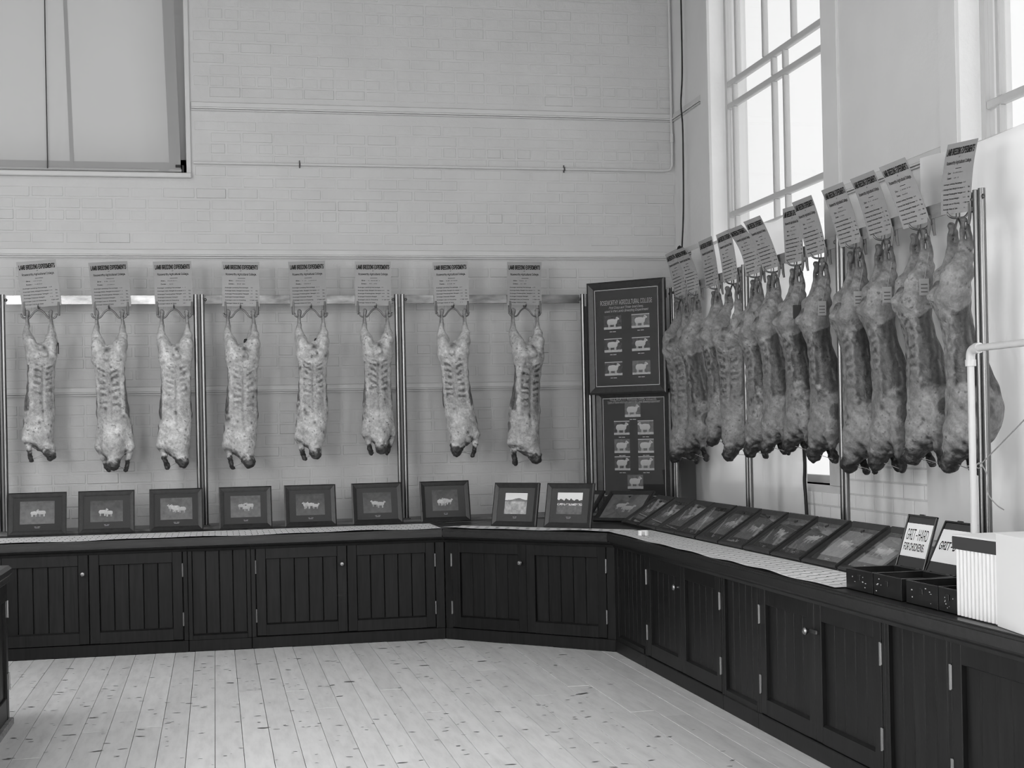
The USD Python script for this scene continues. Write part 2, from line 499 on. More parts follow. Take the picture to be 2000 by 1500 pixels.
# windows of the right wall
def tall_window(n, p, q, label, full=True):
    t = thing(f'window_{n}', label, 'window', (0, 0, 0), RW, kind='structure', exact=True)
    g = 0.14
    f0, f1 = g - .02, g + .03
    fr = [bx(p, p + .05, f0, f1, Z_SILL, Z_HEAD), bx(q - .05, q, f0, f1, Z_SILL, Z_HEAD), bx(p, q, f0, f1, Z_SILL, Z_SILL + .05), bx(p, q, f0, f1, Z_HEAD - .05, Z_HEAD)]
    obj('window_frame', cat(fr), M['winframe'], t)
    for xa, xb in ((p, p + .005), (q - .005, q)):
        obj('reveal_lining', bx(xa, xb, .004, f0, Z_SILL, Z_HEAD), M['whitewash'], t)  # added pale strip, sky light on the jamb put into its colour
    mid = (p + q) / 2
    zt = [Z_SILL + .025, 2.235, 3.06, 3.88, 4.05, Z_HEAD - .025]
    for z in zt[1:-1]:
        obj('transom', cb(p + .05, q - .05, g - .018, g + .022, z - .022, z + .022, .006), M['winframe'], t)
    for za, zb, offs in [(zt[0], zt[1], [.86, .1]), (zt[1], zt[2], [.86, .1]), (zt[2], zt[3], [.86, .1]), (zt[3], zt[4], [.86, .1]), (zt[4], zt[5], [.785, .255])]:
        xs = sorted([mid + s * o for o in offs for s in (-1, 1)])
        for xm in xs:
            obj('mullion', cb(xm - .019, xm + .019, g - .018, g + .022, za + .02, zb - .02, .006), M['winframe'], t)
        ed = [p + .05] + xs + [q - .05]
        for xa, xb in zip(ed[:-1], ed[1:]):
            obj('pane', bx(xa, xb, g + .001, g + .004, za, zb), M['pane'], t)
    obj('window_sill', cb(p - .0, q + .0, .003, g, Z_SILL - .05, Z_SILL, .006), M['trim'], t)
    return t


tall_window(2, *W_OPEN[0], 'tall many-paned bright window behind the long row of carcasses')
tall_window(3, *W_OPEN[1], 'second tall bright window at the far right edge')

# window in the back wall, behind its blind
t = thing('window_1', 'upper left window in the back wall hidden by a cloth blind', 'window', kind='structure', exact=True)
a, b, c, d = B_OPEN
obj('window_frame', cat([bx(a, a + .05, .14, .19, c, d), bx(b - .16, b, .14, .19, c, d), bx(a, b, .14, .19, c, c + .13), bx(a, b, .14, .19, d - .05, d)]), M['winframe'], t)
for xm in (-5.57, -4.75):
    obj('mullion', cb(xm - .022, xm + .022, .14, .19, c + .05, d - .05, .005), M['winframe'], t)
for xa, xb in ((a + .05, -5.57), (-5.57, -4.75), (-4.75, b - .05)):
    obj('pane', bx(xa, xb, .165, .168, c + .05, d - .05), M['pane'], t)
obj('window_sill', cat([cb(a - .02, b + .036, -.045, .14, c - .038, c, .006)]), M['trim'], t)
obj('window_margin', cb(b, b + .036, -.02, .02, c, d, .004), M['trim'], t)

t = thing('window_blind', 'pale cloth roller blind hanging over the upper left window', 'blind', (0, 0, 0))
gx, gz, gf = grid(40, 30)


def blind_pt(u, v, off=0.0):
    x1 = -3.945 - 0.045 * v
    x0 = -6.36
    x = x0 + (x1 - x0) * u
    z = 3.482 + 1.86 * v
    fold = 0.030 * np.exp(-((u - (.945 - .055 * v - .03 * v * v)) / .022) ** 2) * (1 - .2 * v)
    y = -.030 - fold * .7 + .010 * np.sin(u * 9 + v * 3) * (1 - u) + off
    return np.column_stack([x, y, z])


obj('cloth', (blind_pt(gx, gz), gf), M['blind'], t, smooth=True)
hu = np.where(gx < .5, .976, 1.0)
g2x, g2v, g2f = grid(1, 24)
obj('side_hem', (blind_pt(.965 + .035 * g2x, g2v, -.004), g2f), M['hem'], t, smooth=True)
g3x, g3v, g3f = grid(40, 1)
obj('bottom_hem', (blind_pt(g3x, .036 * g3v, -.004), g3f), M['hem'], t, smooth=True)
g4x, g4v, g4f = grid(1, 24)
obj('seam_tape', (blind_pt(.6635 + .0115 * g4x + .004 * (.5 - g4v), g4v, -.006), g4f), M['hem'], t, smooth=True)
obj('pull_cord', tube([(-4.905, -.055, 5.4), (-4.912, -.055, 4.4), (-4.913, -.052, 3.56), (-4.915, -.050, 3.49)], .0045, 6), M['iron'], t)
obj('bottom_batten', tube([(-6.36, -.036, 3.490), (-3.94, -.036, 3.490)], .011, 8), M['blind'], t)
obj('eyelet_plate', cb(-3.985, -3.945, -.052, -.042, 3.512, 3.532, .002), M['black'], t)
obj('batten_end', cb(-3.937, -3.922, -.050, -.020, 3.478, 3.530, .002), M['black'], t)

# conduit along the back wall
t = thing('conduit_pipe', 'thin painted conduit pipe running along back wall and up the corner', 'pipe', (0, 0, 0))
obj('pipe', tube(np.vstack([[(-3.85, -.018, 3.557)], [(-.16, -.018, 3.557)], curve([(-.12, -.018, 3.557), (-.05, -.02, 3.565), (-.028, -.022, 3.60)], 5), [(-.026, -.024, 3.7), (-.026, -.024, 5.58)]]), .0105, 8), M['trim'], t, smooth=40)
for xc in (-3.048, -.936):
    obj('clamp', cat([cb(xc - .006, xc + .006, -.032, .0, 3.542, 3.572, .003), cb(xc - .005, xc + .005, -.008, 0, 3.530, 3.590, .002)]), M['iron'], t)
obj('pipe_coupling', tube([(-.026, -.024, 3.79), (-.026, -.024, 3.86)], .016, 10), M['trim'], t, smooth=40)

t = thing('hanging_flex', 'black electric flex hanging down the corner to a dark lamp holder', 'cable', (0, 0, 0))
fx = curve([(-.050, -.40, 5.58), (-.050, -.40, 5.0), (-.052, -.40, 4.3), (-.068, -.40, 4.02), (-.058, -.40, 3.8), (-.066, -.40, 3.2), (-.085, -.40, 2.88)], 6)
obj('flex', tube(fx, .0065, 7), M['cord'], t, smooth=True)
obj('lamp_holder', lathe([(.004, .0), (.016, -.01), (.026, -.035), (.030, -.07), (.050, -.09), (.056, -.11), (.030, -.115), (.0, -.115)], 14).apply_translation((-.105, -.40, 2.895)), M['cord'], t, smooth=40)
obj('loose_tail', tube(curve([(-.085, -.40, 2.88), (-.06, -.41, 2.82), (-.05, -.42, 2.72), (-.07, -.42, 2.60)], 5), .006, 6), M['cord'], t, smooth=True)

# ---------------------------------------------------------------- cabinets under the worktop
D = 1.193                       # from wall to the cabinet fronts
OV = 0.058                      # overhang of the worktop
ZT = 0.780                      # worktop height
CB = {}


def board_mesh(x0, x1, y, z0, z1):
    """one tongue-and-groove board with V-edges, front at y"""
    e = .0045
    return prism_xz([(x0 + .0008, y + .012), (x0 + .0008, y + e), (x0 + e, y), (x1 - e, y), (x1 - .0008, y + e), (x1 - .0008, y + .012)], z0, z1)


def prism_xz(profile_xy, z0, z1):
    m = extrude(Polygon(profile_xy), z1 - z0)
    return m.apply_translation((0, 0, z0))


def hinge(x, z):
    return cat([cb(x - .006, x + .006, -.005, .004, z - .044, z + .044, .0015), tube([(x, -.006, z - .046), (x, -.006, z + .046)], .0052, 8)])


def panel_boards(parent, x0, x1, z0, z1, n):
    st = (x1 - x0) / n
    for i in range(n):
        obj('board', board_mesh(x0 + i * st, x0 + (i + 1) * st, .017, z0, z1), M['wood'], parent)


ZD0, ZD1 = 0.086, 0.700


def door(parent, x0, x1, knob_side, hinge_side, latch=False):
    d_ = UsdGeom.Xform.Define(stage, numbered(str(parent.GetPath()) + '/door')).GetPrim()
    s, tr, br = .066, .088, .084
    obj('stile', cb(x0, x0 + s, -.002, .026, ZD0, ZD1, .003), M['wood'], d_)
    obj('stile', cb(x1 - s, x1, -.002, .026, ZD0, ZD1, .003), M['wood'], d_)
    obj('top_rail', cb(x0 + s - .001, x1 - s + .001, -.001, .026, ZD1 - tr, ZD1, .003), M['wood'], d_)
    obj('bottom_rail', prism_x([(.026, ZD0), (-.001, ZD0), (-.001, ZD0 + br - .010), (.016, ZD0 + br), (.026, ZD0 + br)], x0 + s - .001, x1 - s + .001), M['wood'], d_)
    panel_boards(d_, x0 + s, x1 - s, ZD0 + br - .004, ZD1 - tr + .004, 5)
    if knob_side:
        xk = x1 - .035 if knob_side > 0 else x0 + .035
        obj('knob', lathe([(.0, .0), (.009, 0), (.008, .012), (.016, .020), (.018, .028), (.012, .036), (0, .038)], 14, 'y').apply_translation((xk, -.002, .560)), M['brass'], d_, smooth=40)
        if latch:
            obj('latch', cb(xk + .01, xk + .085, -.014, -.001, .553, .571, .003), M['iron'], d_)
    return d_


cov = [(.0, .722), (-.034, .722), (-.030, .712), (-.014, .700), (-.006, .684), (.0, .684)]


def cabinet(name, label, cat_, loc, rot, spans, x0, x1, group=None, plinth=True):
    """spans: ('door', x0, x1, knob side, hinge side) or ('panel', x0, x1)"""
    t = thing(name, label, cat_, loc, rot, group)
    obj('carcase', cat([bx(x0, x1, .030, D - .02, .05, .718)]), M['under'], t)
    obj('plinth', cat([cb(x0, x1, -.006, .05, 0, .080, .004)]), M['wood'], t)
    obj('top_rail', cb(x0, x1, .0, .030, ZD1 + .003, .7215, .002), M['wood'], t)
    obj('moulding', prism_x(cov, x0, x1), M['wood'], t)
    edges = []
    for sp in spans:
        if sp[0] == 'door':
            door(t, sp[1] + .002, sp[2] - .002, sp[3], sp[4], latch=(len(sp) > 5))
            xh = sp[1] if sp[4] < 0 else sp[2]
            for z in (.225, .560):
                obj('hinge', hinge(xh, z), M['brass'], t)
        else:
            xa, xb = sp[1], sp[2]
            s = sp[3] if len(sp) > 3 else .03
            obj('bottom_rail', prism_x([(.026, .08), (.0, .08), (.0, .108), (.016, .120), (.026, .120)], xa + s, xb - s), M['wood'], t)
            panel_boards(t, xa + s, xb - s, .112, ZD1 + .01, max(2, round((xb - xa - 2 * s) / .085)))
        edges += [sp[1], sp[2]]
    return t, edges


def stile(t, xa, xb):
    obj('stile', cb(xa, xb, .0, .030, .078, ZD1 + .004, .003), M['wood'], t)


BK = (0, -D, 0)
# back run (local x = world x)
t, _ = cabinet('cupboard', 'dark two-door boarded cupboard under the worktop, left half of the back wall', 'cupboard', BK, 0,
               [('door', -5.205, -4.583, 1, -1), ('door', -4.583, -3.968, 0, 1)], -5.24, -3.935)
stile(t, -5.24, -5.207); stile(t, -3.966, -3.935)
t, _ = cabinet('fixed_panel', 'narrow fixed boarded panel between the two back-wall cupboards', 'cabinet panel', BK, 0, [('panel', -3.934, -3.512, .028)], -3.934, -3.512)
stile(t, -3.934, -3.905); stile(t, -3.541, -3.512)
t, _ = cabinet('cupboard', 'dark two-door boarded cupboard under the back worktop beside the angled corner cupboard', 'cupboard', BK, 0,
               [('door', -3.478, -2.852, 1, -1), ('door', -2.852, -2.232, 0, 1)], -3.511, -2.166)
stile(t, -3.511, -3.480); stile(t, -2.230, -2.166)
t, _ = cabinet('fixed_panel', 'fixed boarded panel at the left end of the back-wall cupboards', 'cabinet panel', BK, 0, [('panel', -6.28, -5.242, .028)], -6.28, -5.242)
stile(t, -6.28, -6.252); stile(t, -5.27, -5.242)

# angled corner cupboard
CX0 = -2.163
LD = (2.163 - D) * math.sqrt(2)
t = thing('cupboard', 'dark two-door cupboard set at an angle across the corner', 'cupboard', (CX0, -D, 0), -45.0)
x0, x1 = 0.0, LD
obj('carcase', bx(x0 + .03, x1 - .03, .032, .75, .05, .718), M['under'], t)
obj('plinth', cb(x0, x1, -.006, .05, 0, .080, .004), M['wood'], t)
obj('top_rail', cb(x0, x1, .0, .030, ZD1 + .003, .7215, .002), M['wood'], t)
obj('moulding', prism_x(cov, x0, x1), M['wood'], t)
door(t, .062, .682, 1, -1)
door(t, .684, 1.305, 0, 1)
for xh in (.060, 1.307):
    for z in (.225, .560):
        obj('hinge', hinge(xh, z), M['brass'], t)
stile(t, 0, .060); stile(t, 1.307, LD)

# right run (local x = distance from the back wall)
RK = (-D, 0, 0)
t, _ = cabinet('fixed_panel', 'narrow fixed boarded panel right of the angled corner cupboard', 'cabinet panel', RK, RW, [('panel', 2.166, 2.83, .06)], 2.166, 2.83)
stile(t, 2.166, 2.226); stile(t, 2.80, 2.83)
t, _ = cabinet('cupboard', 'dark two-door cupboard on the right run nearest the corner', 'cupboard', RK, RW,
               [('door', 2.862, 3.500, 1, -1), ('door', 3.500, 4.135, 0, 1)], 2.831, 4.165)
stile(t, 2.831, 2.860); stile(t, 4.137, 4.165)
t, _ = cabinet('fixed_panel', 'fixed boarded panel on the right run between the first two cupboards', 'cabinet panel', RK, RW, [('panel', 4.166, 4.648, .028)], 4.166, 4.648)
stile(t, 4.166, 4.194); stile(t, 4.62, 4.648)
t, _ = cabinet('cupboard', 'dark two-door cupboard with an iron latch in the middle of the right run', 'cupboard', RK, RW,
               [('door', 4.680, 5.312, 1, -1, 'latch'), ('door', 5.312, 5.945, 0, 1)], 4.649, 5.975)
stile(t, 4.649, 4.678); stile(t, 5.947, 5.975)
t, _ = cabinet('fixed_panel', 'fixed boarded panel on the right run below the white display stand', 'cabinet panel', RK, RW, [('panel', 5.976, 6.455, .028)], 5.976, 6.455)
stile(t, 5.976, 6.004); stile(t, 6.427, 6.455)
t, _ = cabinet('cupboard', 'dark two-door cupboard cut by the right edge of the picture', 'cupboard', RK, RW,
               [('door', 6.487, 7.12, 1, -1), ('door', 7.12, 7.755, 0, 1)], 6.456, 7.785)
stile(t, 6.456, 6.485); stile(t, 7.757, 7.785)

# worktop: three mitred slabs with a rounded front edge and a hollow moulding beneath
E = D + OV
t = thing('worktop', 'long dark wooden worktop bending round the corner on top of the cupboards', 'worktop', (0, 0, 0))
kx = 2.187
slabs = [[(-6.3, -.002), (-6.3, -E), (-kx, -E), (-kx + .9, -.002)],
         [(-kx, -E), (-E, -kx), (-.002, -kx + .9), (-.002, -.002), (-kx + .9, -.002)],
         [(-E, -kx), (-E, -8.2), (-.002, -8.2), (-.002, -kx + .9)]]


def bull(p, q, z0, z1, r=.026, n=7):
    """half-round nosing along p-q (mitred by simple butting)"""
    p, q = np.array(p + (0,), float), np.array(q + (0,), float)
    m = (z0 + z1) / 2
    return tube([p + [0, 0, m], q + [0, 0, m]], r, 16)


TH = .056
for i, s in enumerate(slabs):
    pl = Polygon(s)
    layers = []
    hh = TH / 2
    for a0, a1, ins in ((0, .008, .010), (.008, .018, .003), (.018, .040, 0), (.040, .050, .004), (.050, .056, .012)):
        shrunk = []
        # only the front edge is rounded: inset towards the wall
        if i == 0:
            shrunk = [(x_, max(y_, -E + ins)) for x_, y_ in s]
        elif i == 2:
            shrunk = [(max(x_, -E + ins), y_) for x_, y_ in s]
        else:
            dd = ins / math.sqrt(2)
            shrunk = [(x_ + dd, y_ + dd) if k_ < 2 else (x_, y_) for k_, (x_, y_) in enumerate(s)]
        layers.append(extrude(Polygon(shrunk), a1 - a0).apply_translation((0, 0, ZT - TH + a0)))
    obj('slab', cat(layers), M['woodtop'], t)
data(obj('back_ledge', cb(-6.3, -.43, -.42, -.003, ZT, ZT + .020, .003), M['ledge']), 'worn wooden ledge along the back of the worktop under the left stand', 'ledge')
data(obj('back_ledge', cb(-.43, -.003, -8.2, -.003, ZT, ZT + .020, .003), M['ledge']), 'worn wooden ledge along the right wall under the long stand', 'ledge')
ZL = ZT + .020

# ---------------------------------------------------------------- the hanging stands: posts and flat bars
RY = 0.30
Z_BAR0, Z_BAR1 = 2.450, 2.516


def make_post(label, loc, rot):
    t = thing('stand_post', label, 'post', loc, rot, None)
    for s in (-1, 1):
        obj('tube', tube([(s * .0235, 0, 0), (s * .0235, 0, Z_BAR1 - ZL + .006)], .0165, 12), M['metal'], t, smooth=40)
    obj('web', bx(-.010, .010, .004, .010, .0, Z_BAR1 - ZL - .09), M['iron'], t)
    obj('foot', cb(-.05, .05, -.03, .03, -.001, .008, .003), M['iron'], t)
    for s in (-1, 1):
        obj('bolt', lathe([(0, 0), (.011, 0), (.011, .006), (.006, .010), (0, .011)], 10, 'y').apply_translation((s * .048, -.004, Z_BAR1 - ZL - .034)), M['iron'], t)
    return t


posts = [('nickel double-tube post at the left edge of the picture', (-5.243, -RY, ZL), 0),
         ('nickel double-tube post between the third and fourth carcass of the back row', (-3.831, -RY, ZL), 0),
         ('nickel double-tube post between the sixth and seventh carcass of the back row', (-2.330, -RY, ZL), 0),
         ('nickel double-tube post just left of the tall dark posters', (-.859, -RY, ZL), 0),
         ('nickel double-tube post in the corner just right of the tall dark posters', (-RY, -.779, ZL), RW),
         ('nickel double-tube post behind the fifth carcass of the right row', (-RY, -2.293, ZL), RW),
         ('nickel double-tube post behind the ninth carcass of the right row', (-RY, -3.736, ZL), RW),
         ('nickel double-tube post at the near end of the right row', (-RY, -5.208, ZL), RW)]
p0 = make_post(*posts[0])
for lb, lc, ro in posts[1:]:
    copy_of(p0, lb, lc, ro)


def bar(label, p, q, mat='rail_dull'):
    L = math.hypot(q[0] - p[0], q[1] - p[1])
    rot = math.degrees(math.atan2(q[1] - p[1], q[0] - p[0]))
    t = obj('hanging_rail', cb(.048, L - .048, -.004, .004, Z_BAR0, Z_BAR1, .0015), M[mat])
    xf = UsdGeom.Xformable(t)
    xf.AddTranslateOp().Set(Gf.Vec3d(p[0], p[1], 0))
    xf.AddRotateZOp().Set(rot)
    data(t, label, 'rail')


bar('flat nickel rail bay holding the three leftmost carcasses', (-5.243, -RY), (-3.831, -RY), 'rail')
bar('flat nickel rail bay in the middle of the back wall holding three carcasses', (-3.831, -RY), (-2.330, -RY))
bar('flat nickel rail bay holding the two carcasses beside the posters', (-2.330, -RY), (-.859, -RY))
bar('flat rail bay crossing the corner behind the upper poster', (-.859, -RY), (-RY, -.779))
bar('flat rail bay of the right row nearest the corner', (-RY, -.779), (-RY, -2.293), 'rail_pale')
bar('flat rail bay in the middle of the right row', (-RY, -2.293), (-RY, -3.736), 'rail_pale')
bar('flat rail bay at the near end of the right row', (-RY, -3.736), (-RY, -5.208), 'rail_pale')

# ---------------------------------------------------------------- lamb carcasses


def surface_nets(f, org, h):
    nx, ny, nz = f.shape
    s = f < 0
    c = [s[i:nx - 1 + i, j:ny - 1 + j, k:nz - 1 + k] for i, j, k in np.ndindex(2, 2, 2)]
    tot = sum(q.astype(np.int8) for q in c)
    act = (tot > 0) & (tot < 8)
    idx = -np.ones(act.shape, np.int64)
    cells = np.argwhere(act)
    idx[act] = np.arange(len(cells))
    acc, cnt = np.zeros((len(cells), 3)), np.zeros(len(cells))
    corners = np.array(list(np.ndindex(2, 2, 2)))
    vals = np.stack([f[cells[:, 0] + o[0], cells[:, 1] + o[1], cells[:, 2] + o[2]] for o in corners], 1)
    for a in range(8):
        for b in range(a + 1, 8):
            if np.abs(corners[a] - corners[b]).sum() != 1:
                continue
            va, vb = vals[:, a], vals[:, b]
            on = (va < 0) != (vb < 0)
            t_ = np.where(on, va / np.where(on, va - vb, 1), 0)
            acc += np.where(on[:, None], corners[a] + t_[:, None] * (corners[b] - corners[a]), 0)
            cnt += on
    v = (cells + acc / cnt[:, None]) * h + org
    faces = []
    for ax in range(3):
        o = [0, 0, 0]
        o[ax] = 1
        s0 = s[:nx - o[0], :ny - o[1], :nz - o[2]]
        s1 = s[o[0]:, o[1]:, o[2]:]
        e = np.argwhere(s0 != s1)
        u, w_ = [(1, 2), (2, 0), (0, 1)][ax]
        e = e[(e[:, u] > 0) & (e[:, w_] > 0) & (e[:, 0] < nx - 1) & (e[:, 1] < ny - 1) & (e[:, 2] < nz - 1)]
        flip = s0[e[:, 0], e[:, 1], e[:, 2]]

        def at(du, dw):
            q = e.copy()
            q[:, u] += du
            q[:, w_] += dw
            return idx[q[:, 0], q[:, 1], q[:, 2]]
        quad = np.stack([at(-1, -1), at(0, -1), at(0, 0), at(-1, 0)], 1)
        quad = quad[(quad >= 0).all(1)] if (quad < 0).any() else quad
        fl = flip if len(quad) == len(flip) else flip[:len(quad)]
        quad = np.where(fl[:, None], quad, quad[:, ::-1])
        faces.append(quad)
    q = np.vstack(faces)
    return v, np.vstack([q[:, [0, 1, 2]], q[:, [0, 2, 3]]])


def smin(a, b, k):
    h_ = np.clip(.5 + .5 * (b - a) / k, 0, 1)
    return b + (a - b) * h_ - k * h_ * (1 - h_)


def cone(P, a, b, ra, rb, sc=(1, 1, 1)):
    sc = np.array(sc)
    a, b = np.array(a) / sc, np.array(b) / sc
    ab = b - a
    X, Y, Z = P[0] / sc[0], P[1] / sc[1], P[2] / sc[2]
    t_ = np.clip(((X - a[0]) * ab[0] + (Y - a[1]) * ab[1] + (Z - a[2]) * ab[2]) / (ab @ ab), 0, 1)
    return np.sqrt((X - a[0] - t_ * ab[0]) ** 2 + (Y - a[1] - t_ * ab[1]) ** 2 + (Z - a[2] - t_ * ab[2]) ** 2) - (ra + t_ * (rb - ra))


TZ = np.array([-.265, -.295, -.325, -.375, -.45, -.53, -.61, -.70, -.78, -.86, -.94, -1.02, -1.08, -1.125, -1.15])
TB = np.array([.012, .050, .100, .128, .124, .118, .116, .122, .132, .129, .118, .114, .100, .068, .03])
TD = np.array([-.040, -.070, -.105, -.128, -.108, -.082, -.074, -.072, -.072, -.072, -.075, -.078, -.068, -.045, -.020])
TV = np.array([.020, .030, .040, .048, .050, .062, .088, .122, .155, .182, .195, .175, .135, .085, .050])


def carcass_mesh(neck_dx=.0, fl=(1, 1), spread=.0955, h=.0078):
    xs = np.arange(-.185, .186, h)
    ys = np.arange(-.185, .245, h)
    zs = np.arange(-1.29, .03, h)
    X, Y, Z = np.meshgrid(xs, ys, zs, indexing='ij')
    X, Y, Z = (q.astype(np.float32) for q in (X, Y, Z))
    b, d_, v_ = (np.interp(zs, TZ[::-1], q[::-1]).astype(np.float32) for q in (TB, TD, TV))
    ker = np.exp(-np.linspace(-2, 2, 9) ** 2)
    ker /= ker.sum()
    pad = lambda q: np.convolve(np.pad(q, 4, mode='edge'), ker, 'valid').astype(np.float32)
    b, d_, v_ = pad(b), pad(d_), pad(v_)
    cy, ay = (d_ + v_) / 2, (v_ - d_) / 2
    ty = (Y - cy) / ay
    egg = b * (1 - .16 * np.clip(ty, -1, 1) - .05)
    rad = np.sqrt((X / egg) ** 2 + ty ** 2)
    f = (rad - 1) * np.minimum(b, ay)
    f += .010 * np.exp(-(X / .012) ** 2) * (Y < cy) * np.exp(-((Z + .66) / .25) ** 4)        # spine groove
    f += .014 * np.exp(-(X / .010) ** 2 - ((Z + .335) / .05) ** 2) * (Y < cy)
    zcap = np.maximum(-.215 - 0 * Z, 0)
    f = np.maximum(f, Z + .272)
    f = np.maximum(f, -1.155 - Z)
    P = (X, Y, Z)
    for s in (-1, 1):
        e = s * spread
        hk = cone(P, (e, -.004, -.020), (e, .012, -.058), .0190, .0170)
        tib = cone(P, (e, .016, -.050), (e * 1.02, .024, -.150), .0130, .0150)
        ten = cone(P, (e, -.012, -.045), (e * 1.02, -.016, -.150), .0090, .0110)
        leg = smin(smin(hk, tib, .008), ten, .008)
        leg = smin(leg, cone(P, (e * 1.02, .004, -.140), (s * .101, -.008, -.205), .0215, .0300, (1, 1.35, 1)), .016)
        leg = smin(leg, cone(P, (s * .101, -.008, -.205), (s * .086, -.026, -.270), .0300, .0475, (1, 1.42, 1)), .022)
        leg = smin(leg, cone(P, (s * .085, -.026, -.270), (s * .066, -.042, -.375), .0475, .0640, (1, 1.32, 1)), .03)
        f = smin(f, leg, .020)
    f = smin(f, cone(P, (0, -.095, -.315), (.0, -.126, -.368), .020, .027), .02)              # tail stump and its fat
    # shoulders, neck
    nx_ = neck_dx
    f = smin(f, cone(P, (nx_ * .4, -.015, -1.04), (nx_, -.036, -1.160), .070, .048), .035)
    f = smin(f, cone(P, (nx_, -.036, -1.155), (nx_ * 1.12, -.050, -1.192), .047, .044), .015)
    for s, on in zip((-1, 1), fl):
        if not on:
            continue
        k_ = s
        f = smin(f, cone(P, (k_ * .085, .045, -.92), (k_ * .108, .030, -1.05), .052, .044), .03)
        f = smin(f, cone(P, (k_ * .110, .030, -1.05), (k_ * .098, .036, -1.135), .034, .024), .02)
        f = smin(f, cone(P, (k_ * .098, .036, -1.135), (k_ * .074, .058, -1.205), .0200, .0165), .012)
        f = smin(f, cone(P, (k_ * .074, .058, -1.205), (k_ * .068, .062, -1.228), .0195, .0190), .010)
    f += .0035 * np.sin(X * 61 + Z * 23) * np.sin(Z * 47 + Y * 31)
    v, fc = surface_nets(f, np.array([xs[0], ys[0], zs[0]]), h)
    m = trimesh.Trimesh(v, fc, process=False)
    parts = trimesh.graph.connected_components(m.face_adjacency, nodes=np.arange(len(fc)))
    keep = max(parts, key=len)
    m.update_faces(np.isin(np.arange(len(fc)), keep))
    m.remove_unreferenced_vertices()
    trimesh.smoothing.filter_taubin(m, iterations=4)
    return m


def ss(x, a, b):
    t_ = np.clip((x - a) / (b - a), 0, 1)
    return t_ * t_ * (3 - 2 * t_)


def carcass_tone(v, n, seed, fat=1.0, ribs=1.0, flank=1.0, dry=1.0, shift=.0):
    """where fat, lean and blood lie on the carcass (its own colour)"""
    rg = np.random.default_rng(seed)
    o = rg.uniform(0, 40, 3)
    fb = lambda sc, s=0: meshkit.fbm(v * sc + o + s * 9.1, 3, seed)
    n1, n2, n3 = fb(14), fb(36, 1), fb(70, 2)
    X, Y, Z = v.T
    tone = (.50 + .46 * (n1 - .5) + .30 * (n2 - .5) + .16 * (n3 - .5)) * fat
    ax = np.abs(X)
    # chevron of lean between fat streaks along the back and over the ribs, broken and uneven
    zwob = Z + .040 * (n1 - .5) + .012 * (n2 - .5)
    k1, k2 = rg.uniform(.30, .50), rg.uniform(.040, .047)
    ph = (zwob - (k1 - .8 * k1 * ss(-Z, .48, .75)) * ax) / k2 + .18 * np.sign(X) + .5 * (fb(6, 5) - .5)
    st_ = .5 + .5 * np.sin(2 * PI * ph)
    reach = .078 + .030 * (n1 - .5)
    z_end = .80 - .10 * rg.random()
    reg = ss(-Z, .425, .455) * (1 - ss(-Z, z_end - .06, z_end + .04)) * ss(ax, .014, .026) * (1 - ss(ax, reach - .010, reach + .010)) * ss(n2 + .25 * (fb(11, 6) - .5), .36, .50)
    reg = np.where(Y < .015, reg, 0)
    tone = tone * (1 - .62 * ribs * reg * ss(st_, .45, .80))
    tone = tone + .16 * reg * (1 - ss(st_, .20, .45))
    grey = ss(-Z, .44, .50) * (1 - ss(-Z, .78, .90)) * (1 - ss(ax, .075, .09))
    tone = tone * (1 - .36 * grey * ribs * (.35 + n1))
    # lean flanks, with a sharp hem where the leg fat stops
    edge = .452 - .55 * np.clip(Y + .04, 0, .16) + .06 * (fb(9, 3) - .5)
    side = ss(Y + .02 + shift + 1.5 * (ax - .100) * (1 - 12 * shift) + .07 * (n1 - .5) + .03 * (n2 - .5), -.004, .010) * (ax > .03)
    fl_ = side * ss(-Z, edge, edge + .008) * (1 - ss(-Z + .30 * (n1 - .5) + .12 * (n2 - .5), .79, .86)) * flank
    fl_ = np.clip(fl_, 0, 1)
    tone = tone * (1 - fl_) + fl_ * (.115 + .10 * (n2 - .5) + .035 * np.sin(Y * 170 + n1 * 9))
    patch = np.exp(-(((Z + .93) / .055) ** 2 + ((Y - .07) / .055) ** 2) * (1 + .8 * (n1 - .5))) * (ax > .05)
    pt = ss(patch, .38, .48) * min(1, flank)
    tone = tone * (1 - pt) + pt * (.17 + .10 * (n2 - .5))
    sinew = np.exp(-((Y - .020 - .05 * ss(-Z, .5, .85)) / .006) ** 2) * ss(-Z, .50, .56) * (1 - ss(-Z, .72, .80)) * (n1 > .45)
    tone = tone + .22 * sinew * fl_
    # shanks and hocks lean, crotch dark, spots, blood at neck and knuckles
    sh = ss(Z, -.19, -.08)
    tone = tone * (1 - .55 * sh)
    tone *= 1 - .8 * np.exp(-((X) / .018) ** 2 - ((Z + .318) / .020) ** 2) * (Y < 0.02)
    tone *= 1 - .70 * ss(n3, .66, .74) * ss(n1, .42, .60)
    for _ in range(7):
        c = np.array([rg.uniform(-.11, .11), 0, rg.uniform(-1.08, -.34)])
        r = rg.uniform(.006, .014)
        tone *= 1 - .75 * np.exp(-((X - c[0]) / r) ** 2 - ((Z - c[2]) / (r * 1.3)) ** 2)
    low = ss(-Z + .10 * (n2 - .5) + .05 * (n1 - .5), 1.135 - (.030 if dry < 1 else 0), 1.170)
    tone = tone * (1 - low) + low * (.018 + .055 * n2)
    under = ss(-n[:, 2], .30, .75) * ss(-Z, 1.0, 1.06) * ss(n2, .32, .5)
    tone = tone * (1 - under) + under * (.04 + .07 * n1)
    mott = ss(n2 + .35 * (n3 - .5), .50, .62) * (1 - fl_) * .22
    tone = tone * (1 - mott)
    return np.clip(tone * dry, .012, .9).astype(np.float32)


BASES = {}


